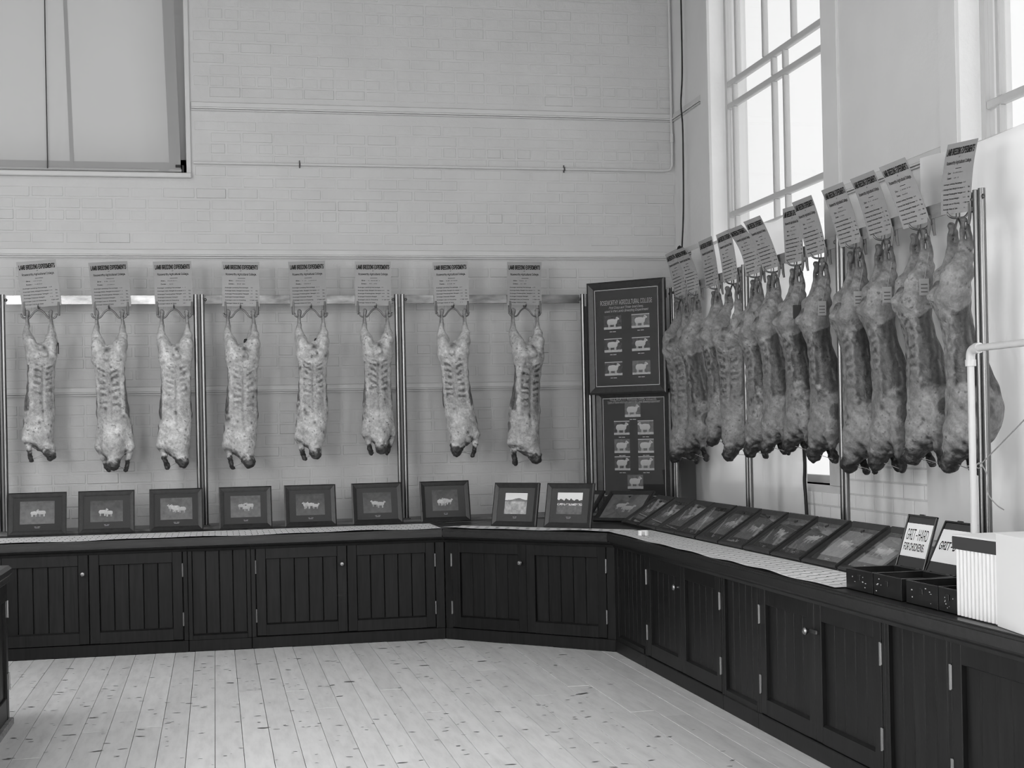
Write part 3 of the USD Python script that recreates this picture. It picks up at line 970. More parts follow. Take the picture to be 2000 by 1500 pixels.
def base(key, **kw):
    if key not in BASES:
        BASES[key] = carcass_mesh(**kw)
    return BASES[key]


def ray_surface(m, z, y, side):
    """x of the carcass side at height z and depth y (local)"""
    v = m.vertices
    sel = v[(np.abs(v[:, 2] - z) < .02) & (np.abs(v[:, 1] - y) < .02)]
    return (sel[:, 0].max() if side > 0 else sel[:, 0].min())


Z_APEX = 2.413
DONE = {}


def carcass(label, x, rot_wall, loc_wall, L, width, yaw, sway, neck, fl, seed, group, fat=1.0, ribs=1.0, flank=1.0, y_off=0.0, dry=1.0, shift=.0):
    """hung at distance x along its wall; L length below the spreader, yaw turns it about its hook"""
    m0 = base((round(neck, 2), fl), neck_dx=neck, fl=fl)
    s = L / 1.235
    v = m0.vertices.copy()
    nrm = np.array(m0.vertex_normals)
    tone = carcass_tone(v, nrm, seed, fat, ribs, flank, dry, shift)
    w = ss(-v[:, 2], .10, .35)
    rag = ss(-v[:, 2], 1.06, 1.16)[:, None]
    v = v + nrm * rag * .022 * (meshkit.fbm(v * 38 + seed, 3, seed) - .5)[:, None] + nrm * .006 * (meshkit.fbm(v * 16 + seed, 2, seed + 3) - .5)[:, None]
    yw = math.radians(yaw) * w
    X = v[:, 0] * width
    Y = v[:, 1]
    v = np.column_stack([X * np.cos(yw) - Y * np.sin(yw), X * np.sin(yw) + Y * np.cos(yw), v[:, 2]])
    q = np.clip((-v[:, 2] - .2) / 1.0, 0, 1)
    v[:, 0] += sway * q * q
    v *= [min(1.0, .35 + .65 * s), s * .2 + .8, s]
    v[:, 1] += y_off * ss(-v[:, 2], .15, .5)
    t = thing('lamb_carcass', label, 'carcass', loc_wall(x), rot_wall, group)
    body = trimesh.Trimesh(v, m0.faces, process=False)
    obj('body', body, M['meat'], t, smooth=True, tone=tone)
    # string that ties the knuckles and the neck
    lo = [v[(v[:, 2] < -1.10 * s) & (sgn * (v[:, 0] - sway) > .045) & (v[:, 1] > .005)] for sgn in (-1, 1)]
    ends = [l_[np.argmin(l_[:, 2])] + [0, 0, .02] if len(l_) else None for l_ in lo]
    nk = v[v[:, 2] < -1.13 * s]
    nk = nk[nk[:, 1] < .01]
    nc = nk.mean(0) if len(nk) else np.array([sway, 0, -1.1 * s])
    pts = [e for e in (ends[0], nc, ends[1]) if e is not None]
    if len(pts) > 1:
        obj('tie_string', cat([tube([p, q_], .0016, 5) for p, q_ in zip(pts[:-1], pts[1:])] + ([tube([pts[0], pts[-1] + [0, 0, .012]], .0016, 5)] if len(pts) > 2 else [])), M['string'], t)
    DONE[label] = (body, t, loc_wall(x), rot_wall)
    return t


def hook(label, loc, rot, group, first=[None]):
    if first[0] is not None:
        return copy_of(first[0], label, loc, rot, group)
    t = thing('meat_hook', label, 'hook', loc, rot, group)
    obj('spreader', tube(np.vstack([curve([(-.124, .0, -.030), (-.118, 0, -.052), (-.098, 0, -.063), (-.066, 0, -.060), (-.034, 0, -.020), (0, 0, .0), (.034, 0, -.020), (.066, 0, -.060), (.098, 0, -.063), (.118, 0, -.052), (.124, 0, -.030)], 5)]), .0062, 8), M['hookmetal'], t, smooth=True)
    a = curve([(0, -.050, .036), (0, -.046, .022), (0, -.030, .009), (0, 0, .005), (0, .030, .009), (0, .046, .026), (0, .050, .048)], 5)
    r_ = np.interp(np.arange(len(a)), [0, 5, len(a) - 6, len(a) - 1], [.0022, .0058, .0058, .0022])
    obj('double_hook', tube(a, r_, 8), M['hookmetal'], t, smooth=True)
    obj('shank', cat([bx(-.005, .005, -.0095, -.0045, .003, .085), bx(-.005, .005, .0045, .0095, .003, .085), bx(-.005, .005, -.0095, .0095, .104, .108), bx(-.005, .005, -.0095, -.0045, .08, .106), bx(-.005, .005, .0045, .0095, .08, .106)]), M['hookmetal'], t)
    first[0] = t
    return t


bw = lambda x: (x, -RY, Z_APEX)
rw = lambda s: (-RY, -s, Z_APEX)
GB, GR = 'lamb carcasses on the back wall', 'lamb carcasses on the right wall'
back = [  # x, L, width, yaw, sway, neck, forelegs, fat, ribs, flank, label
    (-4.969, 1.100, .92, 24, .000, .05, (1, 0), .95, .9, 1, 'lamb carcass at far left of the back row, dark tag at its side'),
    (-4.475, 1.187, .97, -9, .020, .0, (1, 1), 1.05, 1.0, .9, 'pale lamb carcass second from left in the back row, both forelegs hanging'),
    (-4.011, 1.180, .98, 8, .000, .03, (1, 0), 1.12, .55, 1, 'lightest lamb carcass in the back row, just left of the first double post'),
    (-3.527, 1.193, 1.00, 10, -.005, .03, (1, 0), 1.0, .7, 1, 'lamb carcass just right of the first double post in the back row'),
    (-3.004, 1.138, .98, 3, .000, .01, (1, 0), 1.08, 1.0, .9, 'lamb carcass above the fifth picture frame with a cut across its shoulders'),
    (-2.513, 1.114, .96, 2, .015, .0, (1, 1), 1.0, 1.0, .9, 'shortest lamb carcass of the back row, left of the second double post'),
    (-1.916, 1.144, .98, -17, .065, -.05, (0, 1), 1.08, 1.1, 1, 'lamb carcass right of the second double post, leaning to the right'),
    (-1.347, 1.222, 1.00, 17, -.010, .05, (1, 0), .95, 1.2, 1.1, 'dark-flanked lamb carcass nearest the posters on the back wall')]
for i, (x, L, wd, yaw, sway, nk, fl, fat, rb, fk, lb) in enumerate(back):
    carcass(lb, x, 0, bw, L, wd, yaw, sway, nk, fl, 40 + i, GB, fat, rb, fk)
    hook(['first', 'second', 'third', 'fourth', 'fifth', 'sixth', 'seventh', 'eighth'][i] + ' steel meat hook from the left on the back rail', bw(x), 0, 'meat hooks of the back row')
right = [  # s, L, width, yaw, sway, neck, forelegs, fat, ribs, flank, label
    (.983, 1.222, 1.0, 24, .0, -.05, (0, 1), .9, .8, .8, 'lamb carcass in the corner touching the dark posters'),
    (1.298, 1.195, .95, -4, -.03, -.05, (1, 1), .85, .9, 1, 'second lamb carcass from the corner in the right row, foreleg dangling'),
    (1.731, 1.09, .95, 2, .0, .03, (1, 1), .9, 1, .9, 'third lamb carcass from the corner with a narrow tag on its leg'),
    (2.063, 1.19, 1.0, 34, .0, -.02, (0, 1), .95, 1, .7, 'fourth lamb carcass from the corner turned with its ribbed back to the room'),
    (2.475, 1.16, .98, 8, .0, -.03, (1, 0), .85, .8, 1, 'fifth lamb carcass of the right row in front of a double post'),
    (2.757, 1.13, 1.0, 3, .0, -.05, (1, 1), .85, .7, .9, 'sixth lamb carcass of the right row with a pale streak on its flank'),
    (3.119, 1.12, 1.0, 0, -.02, -.05, (1, 1), .85, .9, 1.05, 'seventh lamb carcass of the right row with a dark square tag'),
    (3.467, 1.17, 1.02, -4, -.01, -.05, (1, 1), .8, .8, 1, 'eighth lamb carcass of the right row seen against the bright window gap'),
    (3.925, 1.22, 1.04, 6, .0, -.03, (1, 1), .8, .7, 1, 'ninth lamb carcass of the right row with a curled rump'),
    (4.259, 1.20, 1.03, -2, .0, -.05, (1, 1), .8, .7, .95, 'tenth lamb carcass of the right row with a tag high on its thigh'),
    (4.646, 1.165, 1.03, 3, .0, -.03, (1, 1), .85, 1, 1.05, 'eleventh lamb carcass, second from the near end of the right row'),
    (5.019, 1.195, 1.05, -5, .0, -.05, (1, 1), .85, .5, 1, 'nearest and largest lamb carcass at the near end of the right row')]
for i, (x, L, wd, yaw, sway, nk, fl, fat, rb, fk, lb) in enumerate(right):
    turn = RW + (0 if i in (0, 3) else -13)
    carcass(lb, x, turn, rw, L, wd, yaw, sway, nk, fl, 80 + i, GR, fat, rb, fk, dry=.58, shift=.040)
    hook('steel meat hook holding the ' + ['corner', 'second', 'third', 'fourth', 'fifth', 'sixth', 'seventh', 'eighth', 'ninth', 'tenth', 'eleventh', 'nearest'][i] + ' carcass of the right row', rw(x), turn, 'meat hooks of the right row')

# weighing tags tied to carcasses
for key, z, y, side, lb, dark in [
        ('far left of the back row', -.24, -.02, 1, 'small dark tag hanging beside the leftmost carcass', True),
        ('just right of the first double post', -.235, .0, .4, 'small dark tag in the crotch of the carcass right of the first post', True),
        ('above the fifth picture frame', -.235, .0, .4, 'small dark tag on a string above the fifth picture frame', True),
        ('nearest the posters', -.235, .0, .4, 'grey tag on a string between the legs of the carcass nearest the posters', False),
        ('third lamb carcass from the corner', -.25, -.02, 1, 'narrow grey tag on the third carcass from the corner', False),
        ('seventh lamb carcass', -.24, -.02, 1, 'dark square tag on the seventh carcass of the right row', True),
        ('eighth lamb carcass', -.25, -.02, 1, 'printed tag on the carcass against the bright window gap', False),
        ('ninth lamb carcass', -.24, -.02, 1, 'grey tag on the leg of the carcass with the curled rump', False),
        ('tenth lamb carcass', -.25, -.02, 1, 'grey tag on the thigh of the tenth carcass of the right row', False),
        ('eleventh lamb carcass', -.25, -.02, 1, 'grey tag between the legs of the second nearest carcass', False)]:
    lab = next(k_ for k_ in DONE if key in k_)
    body, th_, loc, rot = DONE[lab]
    t = thing('carcass_tag', lb, 'tag', loc, rot)
    mat = M['black'] if dark and side == .4 else (M['mount'] if dark else M['card'])
    if side == 1:
        xs_ = max(ray_surface(body, z + dz, y, 1) for dz in (-.06, -.03, .0, .02)) + .003
        obj('tag', cb(xs_, xs_ + .002, y - .026, y + .022, z - .085, z - .004, .0006), mat, t)
        xt = ray_surface(body, -.13, .015, 1)
        obj('tag_string', tube([(xt + .001, .012, -.125), (xs_ + .001, y, z - .010)], .0015, 5), M['string'], t)
        if not dark:
            obj('tag_print', cat([bx(xs_ + .0022, xs_ + .0026, y - .018, y + .014, z - .035 - i_ * .018, z - .030 - i_ * .018) for i_ in range(3)]), M['typing'], t)
    else:
        sx = .036
        obj('tag', lathe([(0, 0), (.014, -.004), (.019, -.020), (.016, -.042), (0, -.052)], 10).apply_translation((sx, -.020, z + .012)), mat, t, smooth=40)
        obj('tag_string', cat([tube([(sx, -.020, z + .010), (.086, -.012, -.075)], .0015, 5), tube([(sx + .004, -.022, z + .010), (.092, -.024, -.080)], .0015, 5)]), M['string'], t)

# ---------------------------------------------------------------- printed show cards clipped to the rails
CW, CH = .275, .335


def card_layout():
    H = CH
    U = lambda f: H * (1 - f)           # fraction from the top -> height
    big = [text('LAMB BREEDING EXPERIMENTS', .092 * H, .905 * CW, CW * .5 + dx, U(.172) + dz, bold=True, anchor='c') for dx, dz in ((-.0007, 0), (.0007, .0006), (0, -.0006))]
    big += [
           text('AT', .020 * H, None, CW * .5, U(.222), True, 'c'),
           text('Roseworthy Agricultural College.', .046 * H, .82 * CW, CW * .51, U(.308), True, 'c')]
    a, b = CW * .42, CW * .62
    big.append((np.array([[a, 0, U(.378)], [b, 0, U(.378)], [b, 0, U(.370)], [a, 0, U(.370)]]), np.array([[0, 1, 2], [0, 2, 3]])))
    big += [text('Sire :', .026 * H, .125 * CW, CW * .18, U(.443), True), text('Ewes :', .026 * H, .155 * CW, CW * .18, U(.515), True)]
    rows = [('Average Lambing Percentage', .62, ''), ('Average Daily Weight Increase', .65, 'lbs.'), ('Average Preslaughter Weight', .64, 'lbs.'),
            ('Average Dressed Weight', .53, 'lbs.'), ('Average Loss on Dressing', .55, 'per cent'), ('Average Value at Sale', .48, '')]
    for i, (s, wd, e) in enumerate(rows):
        z = U(.595 + i * .0695)
        big.append(text(s, .021 * H, wd * CW, CW * .075, z, True))
        if e:
            big.append(text(e, .021 * H, (.06 if e == 'lbs.' else .15) * CW, CW * .955, z, True, 'r'))
    return cat([(v, f) for v, f in big])


LAY = card_layout()


def typed(seed):
    """typed-in values: short typewriter strokes, too small to read"""
    rg = np.random.default_rng(seed)
    H, out = CH, []
    rows = [(.36, .443, rg.integers(8, 17)), (.40, .515, rg.integers(6, 9))] + [(.74, .595 + i * .0695, 3) for i in range(6)]
    for fx, fz, nn in rows:
        for i in range(nn):
            if rg.random() < .12:
                continue
            x = CW * fx + i * CW * .028
            z = H * (1 - fz) + H * .002
            hh = H * rg.uniform(.012, .020)
            ww = CW * rg.uniform(.010, .018)
            out.append((np.array([[x, 0, z], [x + ww, 0, z], [x + ww, 0, z + hh], [x, 0, z + hh]]), np.array([[0, 1, 2], [0, 2, 3]])))
    return cat(out)


def bend(v, lean0, lean1, roll, curl=.0, off=0.0):
    """v: (x across, y, z up the card). The card rises from its clip, leaning out into the room by lean0 at its foot to lean1 at its top"""
    n = 60
    tt = np.linspace(0, 1, n)
    ang = lean0 + (lean1 - lean0) * tt ** 1.3
    py = np.concatenate([[0], np.cumsum(-np.sin(ang[:-1]))]) * CH / (n - 1)
    pz = np.concatenate([[0], np.cumsum(np.cos(ang[:-1]))]) * CH / (n - 1)
    t_ = np.clip(v[:, 2] / CH, 0, 1)
    a = np.interp(t_, tt, ang)
    x = v[:, 0] - CW / 2
    y = np.interp(t_, tt, py) - curl * 4 * (x / CW) ** 2 * t_
    z = np.interp(t_, tt, pz)
    y = y - off * np.cos(a)
    z = z - off * np.sin(a)
    c, s = math.cos(roll), math.sin(roll)
    return np.column_stack([c * x + s * z, y, -s * x + c * z])


def refine(v, f, hmax):
    return trimesh.remesh.subdivide_to_size(v, f, hmax) if False else (v, f)


gu, gv, gfc = grid(6, 16)


def show_card(label, x, loc, rot, z, lean0, lean1, roll, curl, seed, group, scale=1.0):
    t = thing('show_card', label, 'card', loc(x, z), rot, group)
    P = np.column_stack([gu * CW, 0 * gu, gv * CH])
    front = bend(P, lean0, lean1, roll, curl, .0004)
    backs = bend(P, lean0, lean1, roll, curl, -.0004)
    n = len(front)
    obj('sheet', (np.vstack([front, backs]), np.vstack([gfc, gfc[:, ::-1] + n])), M['card'], t)
    obj('printing', (bend(LAY.vertices, lean0, lean1, roll, curl, .0011), LAY.faces), M['ink'], t)
    ty = typed(seed)
    obj('typed_entries', (bend(ty.vertices, lean0, lean1, roll, curl, .0011), ty.faces), M['typing'], t)


CY = RY + .0115
bl = lambda x, z: (x, -CY, z)
rl = lambda s, z: (-CY, -s, z)
rad = math.radians
bc = [  # x centre of the foot, z foot, lean0, lean1, roll, curl
    (-4.947, 2.432, 2, 12, -5, .004), (-4.455, 2.428, 6, 24, -3, -.006), (-4.008, 2.432, 4, 20, -1.5, .0), (-3.523, 2.432, 2, 26, .5, .0),
    (-3.020, 2.434, 3, 8, -2.0, .004), (-2.532, 2.434, 2, 12, .0, .0), (-1.925, 2.434, 2, 6, -1.8, .0), (-1.352, 2.434, 1, 8, 0.2, .0)]
NTH = ['first', 'second', 'third', 'fourth', 'fifth', 'sixth', 'seventh', 'eighth']
for i, (x, z, l0, l1, ro, cu) in enumerate(bc):
    show_card(f'printed lamb experiment card, {NTH[i]} from the left on the back rail', x, bl, 0, z, rad(l0), rad(l1), rad(ro), cu, 200 + i, 'printed cards on the back rail')
rc = [  # s, z, lean0, lean1, roll
    (1.02, 2.440, 8, 18, -2, 'tilted card furthest into the corner, partly covered by the next card'),
    (1.30, 2.440, 4, 44, 0, 'curling card second from the corner on the right rail'),
    (1.70, 2.438, 5, 12, -1, 'nearly upright card third from the corner on the right rail'),
    (2.06, 2.438, 5, 12, -1, 'card fourth from the corner half hidden by a curling card'),
    (2.47, 2.438, 4, 50, 0, 'strongly curling card above the fifth carcass of the right row'),
    (2.77, 2.440, 16, 30, 0, 'card leaning into the room above the sixth carcass of the right row'),
    (3.13, 2.436, 3, 2, 2, 'upright card above the seventh carcass of the right row'),
    (3.45, 2.440, 10, 22, 0, 'leaning card above the bright window gap'),
    (3.90, 2.440, 14, 24, 0, 'leaning card above the ninth carcass, right of the window'),
    (4.26, 2.438, 12, 26, 0, 'leaning card above the tenth carcass, on the pier'),
    (4.64, 2.438, 18, 28, 0, 'leaning card above the eleventh carcass of the right row'),
    (5.02, 2.440, 2, -14, 5, 'nearest card, leaning back above the nearest carcass')]
for i, (s, z, l0, l1, ro, lb) in enumerate(rc):
    show_card(lb, s, rl, RW, z, rad(l0), rad(l1), rad(ro), .0, 230 + i, 'printed cards on the right rail')

# clothes pegs that clip the cards to the rails
first_peg = []


def peg(label, loc, rot, group):
    if first_peg:
        return copy_of(first_peg[0], label, loc, rot, group)
    t = thing('clothes_peg', label, 'peg', loc, rot, group)
    for s in (-1, 1):
        obj('prong', tube([(0, s * .0105, .030), (0, s * .0100, .0), (.000, s * .013, -.040), (.001, s * .018, -.068)], [.0085, .0095, .0085, .0065], 8), M['peg'], t, smooth=40)
    obj('spring', tube([(-.0085, 0, -.010), (.0085, 0, -.010)], .0048, 8), M['iron'], t)
    first_peg.append(t)
    return t


rp = random.Random(3)
for i, (x, z, l0, l1, ro, cu) in enumerate(bc):
    for s, sd in ((-1, 'left'), (1, 'right')):
        peg(f'wooden clothes peg at the {sd} foot of the {NTH[i]} card on the back rail', (x + s * (CW / 2 - .018) + rp.uniform(-.008, .008), -RY, Z_BAR0 - .012), rp.uniform(-14, 14), 'clothes pegs on the back rail')
RNTH = ['corner', 'second', 'third', 'fourth', 'fifth', 'sixth', 'seventh', 'eighth', 'ninth', 'tenth', 'eleventh', 'nearest']
for i, (s, z, *_) in enumerate(rc):
    peg(f'wooden clothes peg at the right foot of the {RNTH[i]} card on the right rail', (-RY, -(s + CW / 2 - .012), Z_BAR0 - .012), RW + rp.uniform(-14, 14), 'clothes pegs on the right rail')

# ---------------------------------------------------------------- photographs: flat prints with their tones on a fine grid


def ell(X, Y, cx, cy, a, b, rot=0.0):
    c, s = math.cos(rot), math.sin(rot)
    x, y = X - cx, Y - cy
    return ((c * x + s * y) / a) ** 2 + ((-s * x + c * y) / b) ** 2 < 1


def draw_sheep(T, X, Y, cx, cy, s, flip, tone, rg, lamb=False):
    """one standing sheep in profile: s is its body length"""
    f = -1 if flip else 1
    x = (X - cx) / s * f
    y = (Y - cy) / s
    legs = np.zeros(X.shape, bool)
    for lx in (-.36, -.24, .22, .33):
        legs |= (np.abs(x - lx) < .038) & (y > -.58) & (y < -.15)
    body = ell(x, y, 0, 0, .50, .27) | ell(x, y, -.28, -.02, .24, .27) | ell(x, y, .28, -.02, .24, .25)
    neck = ell(x, y, .46, .16, .12, .22, -.5)
    head = ell(x, y, .60, .28, .16, .085, -.45) | ell(x, y, .50, .36, .10, .07, .3)
    n_ = meshkit.noise(np.stack([X * 60, Y * 60, 0 * X + rg.uniform(0, 50)], -1))
    T[legs] = tone * .9
    T[body | neck] = (tone * (.86 + .28 * n_) * np.clip(1 + .35 * y, .75, 1.15))[body | neck]
    T[head] = (tone * (.92 + .2 * n_))[head]
    T[ell(x, y, .49, .30, .045, .07, .4)] = tone * .5
    return T


def print_mesh(w, h, kind, seed, nx=84, ny=63):
    rg = np.random.default_rng(seed)
    u, v, f = grid(nx, ny)
    X, Y = u * w / h, v                      # unit height
    A = w / h
    nz_ = meshkit.fbm(np.stack([X * 7, Y * 7, 0 * X + seed], -1), 4)
    if kind == 'field':
        T = np.where(Y > .62 + .02 * np.sin(X * 9), .80 - .12 * (Y - .6), .34 + .5 * (nz_ - .5) + .12 * meshkit.noise(np.stack([X * 60, Y * 60, 0 * X], -1)))
        hill = (Y > .60) & (Y < .66 + .10 * np.exp(-((X - .75) / .28) ** 2) + .04 * (nz_ - .5))
        T = np.where(hill, .20 + .2 * (nz_ - .5), T)
    elif kind == 'flock':
        T = np.where(Y > .55, .82, .10 + .14 * (nz_ - .3))
        trees = (Y > .52) & (Y < .66 + .12 * (meshkit.noise(np.stack([X * 11, 0 * X, 0 * X + seed], -1)) - .35))
        T = np.where(trees, .035 + .05 * nz_, T)
        flock = (Y > .40) & (Y < .50)
        T = np.where(flock, .12 + .65 * (meshkit.noise(np.stack([X * 34, Y * 40, 0 * X], -1)) > .5), T)
    elif kind == 'portrait':
        dark = rg.random() < .45
        T = (.030 if dark else .10) + .10 * (nz_ - .35)
        g = .14 + .04 * rg.random()
        T = np.where(Y < g + .02 * (nz_ - .5), .42 + .2 * (nz_ - .5), T)
        if rg.random() < .5:
            T = np.where(Y > .93, .40, T)
        T = draw_sheep(T, X, Y, A * .5 - .05, .54, .80, rg.random() < .25, .46, rg)
    else:                                    # a group of sheep in a paddock
        base_ = {'dim': .075, 'mid': .12, 'pale': .20}[kind]
        T = base_ * (.75 + .8 * (nz_ - .2)) + .05 * (1 - Y)
        k_ = int(rg.integers(2, 5))
        for i in range(k_):
            T = draw_sheep(T, X, Y, A * (.30 + .42 * (i + .5) / k_ + rg.uniform(-.04, .04)), .50 + rg.uniform(-.07, .07), .30 + rg.uniform(-.04, .05), rg.random() < .5, .42 + .14 * rg.random(), rg)
    P = np.column_stack([(u - .5) * w, 0 * u, v * h])
    return (P, f), np.clip(T, .01, .95)


def moulding(w, h, m, t, prof=None):
    """mitred frame: outer w x h, moulding width m, depth t, standing on z=0, front at y=0; bevelled towards the picture"""
    ins = [0, .25 * m, .72 * m, m, m]
    ys = [.004, 0, .006, .010, t]
    rings = []
    for a, y in [(0, t)] + list(zip(ins, ys)):
        rings.append(np.array([[-w / 2 + a, y, a], [w / 2 - a, y, a], [w / 2 - a, y, h - a], [-w / 2 + a, y, h - a]]))
    v = np.vstack(rings)
    n = len(rings)
    f = []
    for k in range(n):
        k2 = (k + 1) % n
        for j in range(4):
            a, b = k * 4 + j, k * 4 + (j + 1) % 4
            c, d = k2 * 4 + (j + 1) % 4, k2 * 4 + j
            f += [[a, b, c], [a, c, d]]
    return trimesh.Trimesh(v, np.array(f), process=False)


def lean_all(ms, a):
    return [rotx(m, a) for m in ms]


def picture(label, loc, rot, lean, w, h, kind, seed, pw=.205, ph=.150, px=0.0, pz=.085, group=None, m=.036, caption=True, strut=True):
    a = rad(lean)
    t = thing('picture_frame', label, 'framed picture', (loc[0], loc[1], loc[2] + .020 * math.sin(a)), rot, group)
    R = lambda mm: rotx(mm, a)
    obj('frame', R(moulding(w, h, m, .020)), M['frame'], t)
    obj('mount', R(bx(-w / 2 + m - .003, w / 2 - m + .003, .013, .017, m - .003, h - m + .003)), M['mount'], t)
    (P, f), T = print_mesh(pw, ph, kind, seed)
    P = P + [px, .0124, pz]
    obj('photograph', R(trimesh.Trimesh(P, f, process=False)), M['print'], t, tone=T)
    if caption:
        rg = np.random.default_rng(seed)
        wd = rg.uniform(.030, .045)
        obj('caption', R(cat([bx(px - wd / 2, px - .004, .0122, .0129, pz - .022, pz - .019), bx(px + .002, px + wd / 2, .0122, .0129, pz - .022, pz - .019), bx(px - wd * .4, px + wd * .4, .0122, .0129, pz - .030, pz - .0275)])), M['chalk'], t)
    obj('glass', R(bx(-w / 2 + m - .002, w / 2 - m + .002, .0100, .0112, m - .002, h - m + .002)), M['glass'], t)
    if strut:                                                       # easel back that props the frame
        top = np.array([0, .022 * math.cos(a) + h * .80 * math.sin(a), h * .80 * math.cos(a)])
        foot = np.array([0, max(top[1] + .05, .13), .002])
        obj('easel_strut', tube([top, foot], [.012, .012], 4), M['frame'], t)
    return t


# back row: seven frames along the wall, two at an angle on the corner
fr = [(-4.980, .400, 'mid', 'framed photograph at the far left with brightly lit sheep', .235, .165),
      (-4.505, .390, 'dim', 'framed photograph second from left with a huddle of dim sheep', .225, .155),
      (-4.018, .378, 'mid', 'framed photograph third from left, below the lightest carcass', .225, .160),
      (-3.525, .380, 'mid', 'framed photograph fourth from left, right of the first post, two groups of sheep facing', .215, .160),
      (-3.055, .378, 'dim', 'framed photograph fifth from left with one sheep standing apart', .210, .160),
      (-2.560, .376, 'dim', 'framed photograph sixth from left with pale streaks reflected in its glass', .210, .155),
      (-2.048, .376, 'dim', 'framed photograph seventh from left, right of the second post', .195, .160)]
GF = 'framed sheep photographs along the back wall'
for i, (x, w_, kd, lb, pw, ph) in enumerate(fr):
    picture(lb, (x, -.60, ZT + .005), 0, 15, w_, .312, kd, 300 + i, pw, ph, group=GF)
picture('framed landscape photograph of a pale crop field, left of the pair on the corner', (-1.700, -1.350, ZT + .005), -45, 12, .375, .310, 'field', 311, .185, .150, pz=.088, group='pair of framed landscapes on the corner')
picture('framed landscape photograph of a flock under dark trees, right of the pair on the corner', (-1.394, -1.683, ZT + .005), -45, 12, .375, .310, 'flock', 312, .200, .150, pz=.095, group='pair of framed landscapes on the corner')
# three lying back in the corner
picture('framed photograph lying back in the corner below the lower poster, right of a landscape', (-.935, -1.275, ZT + .005), -47, 52, .375, .330, 'mid', 313, .300, .255, pz=.04, m=.034, caption=False)
picture('framed photograph tucked behind the pair of landscapes in the corner', (-1.225, -.985, ZT + .005), -45, 52, .375, .330, 'pale', 314, .300, .255, pz=.04, m=.034, caption=False)
# right row: ten lying back side by side
gr = [(1.605, .375, 'mid', 'first'), (2.020, .375, 'mid', 'second'), (2.405, .370, 'mid', 'third'), (2.785, .372, 'pale', 'fourth'), (3.185, .372, 'mid', 'fifth'), (3.575, .372, 'mid', 'sixth'),
      (3.965, .372, 'dim', 'seventh'), (4.355, .372, 'mid', 'eighth'), (4.760, .385, 'pale', 'ninth'), (5.170, .380, 'pale', 'tenth')]
for i, (s, w_, kd, nth) in enumerate(gr):
    tail = {0: ' nearest the corner', 7: '', 8: ' beside the black tins', 9: ' half hidden behind the grit-hard lid'}.get(i, '')
    picture(f'{nth} framed photograph from the corner along the right run{tail}', (-.930, -s, ZT + .005), RW, 57, w_, .335, kd, 320 + i, .245, .195, pz=.075, group='framed photographs lying back along the right run', strut=True)

# ---------------------------------------------------------------- the two tall posters in the corner
c45 = math.sqrt(.5)


def poster(label, loc, w, h, mw, inner_bottom, title_z, sub, pics, seed, title_w):
    t = thing('poster_frame', label, 'framed poster', loc, -45.0)
    obj('frame', moulding(w, h, mw, .034), M['frame'], t)
    obj('board', bx(-w / 2 + mw - .004, w / 2 - mw + .004, .020, .026, mw - .004, h - mw + .004), M['poster'], t)
    x0, x1, z0, z1 = -w / 2 + mw + .004, w / 2 - mw - .004, inner_bottom, h - mw - .004
    e = .006
    obj('border_line', cat([bx(x0, x1, .0190, .0202, z1 - e, z1), bx(x0, x1, .0190, .0202, z0, z0 + e), bx(x0, x0 + e, .0190, .0202, z0, z1), bx(x1 - e, x1, .0190, .0202, z0, z1)]), M['chalk'], t)
    lines = [text('ROSEWORTHY AGRICULTURAL COLLEGE', .036, title_w, .0, title_z, False, 'c')]
    for s, zz, wd in sub:
        lines.append(text(s, .019, wd, .0, zz, False, 'c', .25))
    m_ = cat(lines)
    m_.vertices[:, 1] += .0192
    obj('lettering', m_, M['chalk'], t)
    for i, (px, pz, pw, ph) in enumerate(pics):
        (P, f), T = print_mesh(pw, ph, 'portrait', seed + i)
        obj('photograph', (P + [px, .0192, pz], f), M['print'], t, tone=T)
        wd = .055
        obj('caption', cat([bx(px - wd / 2, px - .006, .0188, .0199, pz - .022, pz - .016), bx(px + .0, px + wd / 2, .0188, .0199, pz - .022, pz - .016)]), M['chalk'], t)
    obj('glass', bx(-w / 2 + mw - .002, w / 2 - mw + .002, .0140, .0152, mw - .002, h - mw + .002), M['glass'], t)
    return t


w_, h_ = .675, .872
iw, ih = w_ - .11, h_ - .11
ux = lambda f_: -iw / 2 + iw * f_
uz = lambda f_: .055 + ih * (1 - f_)
pic = [(ux(c_), uz(r_ + .140), iw * .275, ih * .140) for r_ in (.272, .505, .742) for c_ in (.2875, .7175)]
t = poster('upper tall dark framed poster with six sheep photographs in the corner', (-.6270, -.6040, 1.725), w_, h_, .055, .060, uz(.165), [('First Cross and Three-bred Ewes,', uz(.205), .30), ('used in the Lamb Breeding Experiment', uz(.240), .38)], pic, 400, iw * .80)
obj('hanger', cat([tube([(sx, .034, h_ - .10), (sx, .052, h_ - .09), (sx, .060, h_ - .08)], .004, 6) for sx in (-.2, .2)]), M['iron'], t)
w2, h2 = .660, .955
iw2 = w2 - .11
ux2 = lambda f_: -iw2 / 2 + iw2 * f_
Z0, Z1 = .125, .915                                                  # inner area from the ledge
uz2 = lambda f_: Z0 + (Z1 - Z0) * (1 - f_)
pw2, ph2 = iw2 * .25, (Z1 - Z0) * .138
pic2 = [(ux2(.49), uz2(.215), pw2, ph2)] + [(ux2(c_), uz2(r_ + .138), pw2, ph2) for r_ in (.250, .430, .600) for c_ in (.31, .69)] + [(ux2(.51), uz2(.920), pw2, ph2)]
poster('lower tall dark framed poster with eight sheep photographs in the corner', (-.5700, -.5500, ZL), w2, h2, .055, .130, uz2(.052), [('Types of Rams which are used in the Lamb Breeding Experiment', uz2(.078), .46)], pic2, 420, iw2 * .74)

# ---------------------------------------------------------------- the printed paper runner along the front of the worktop


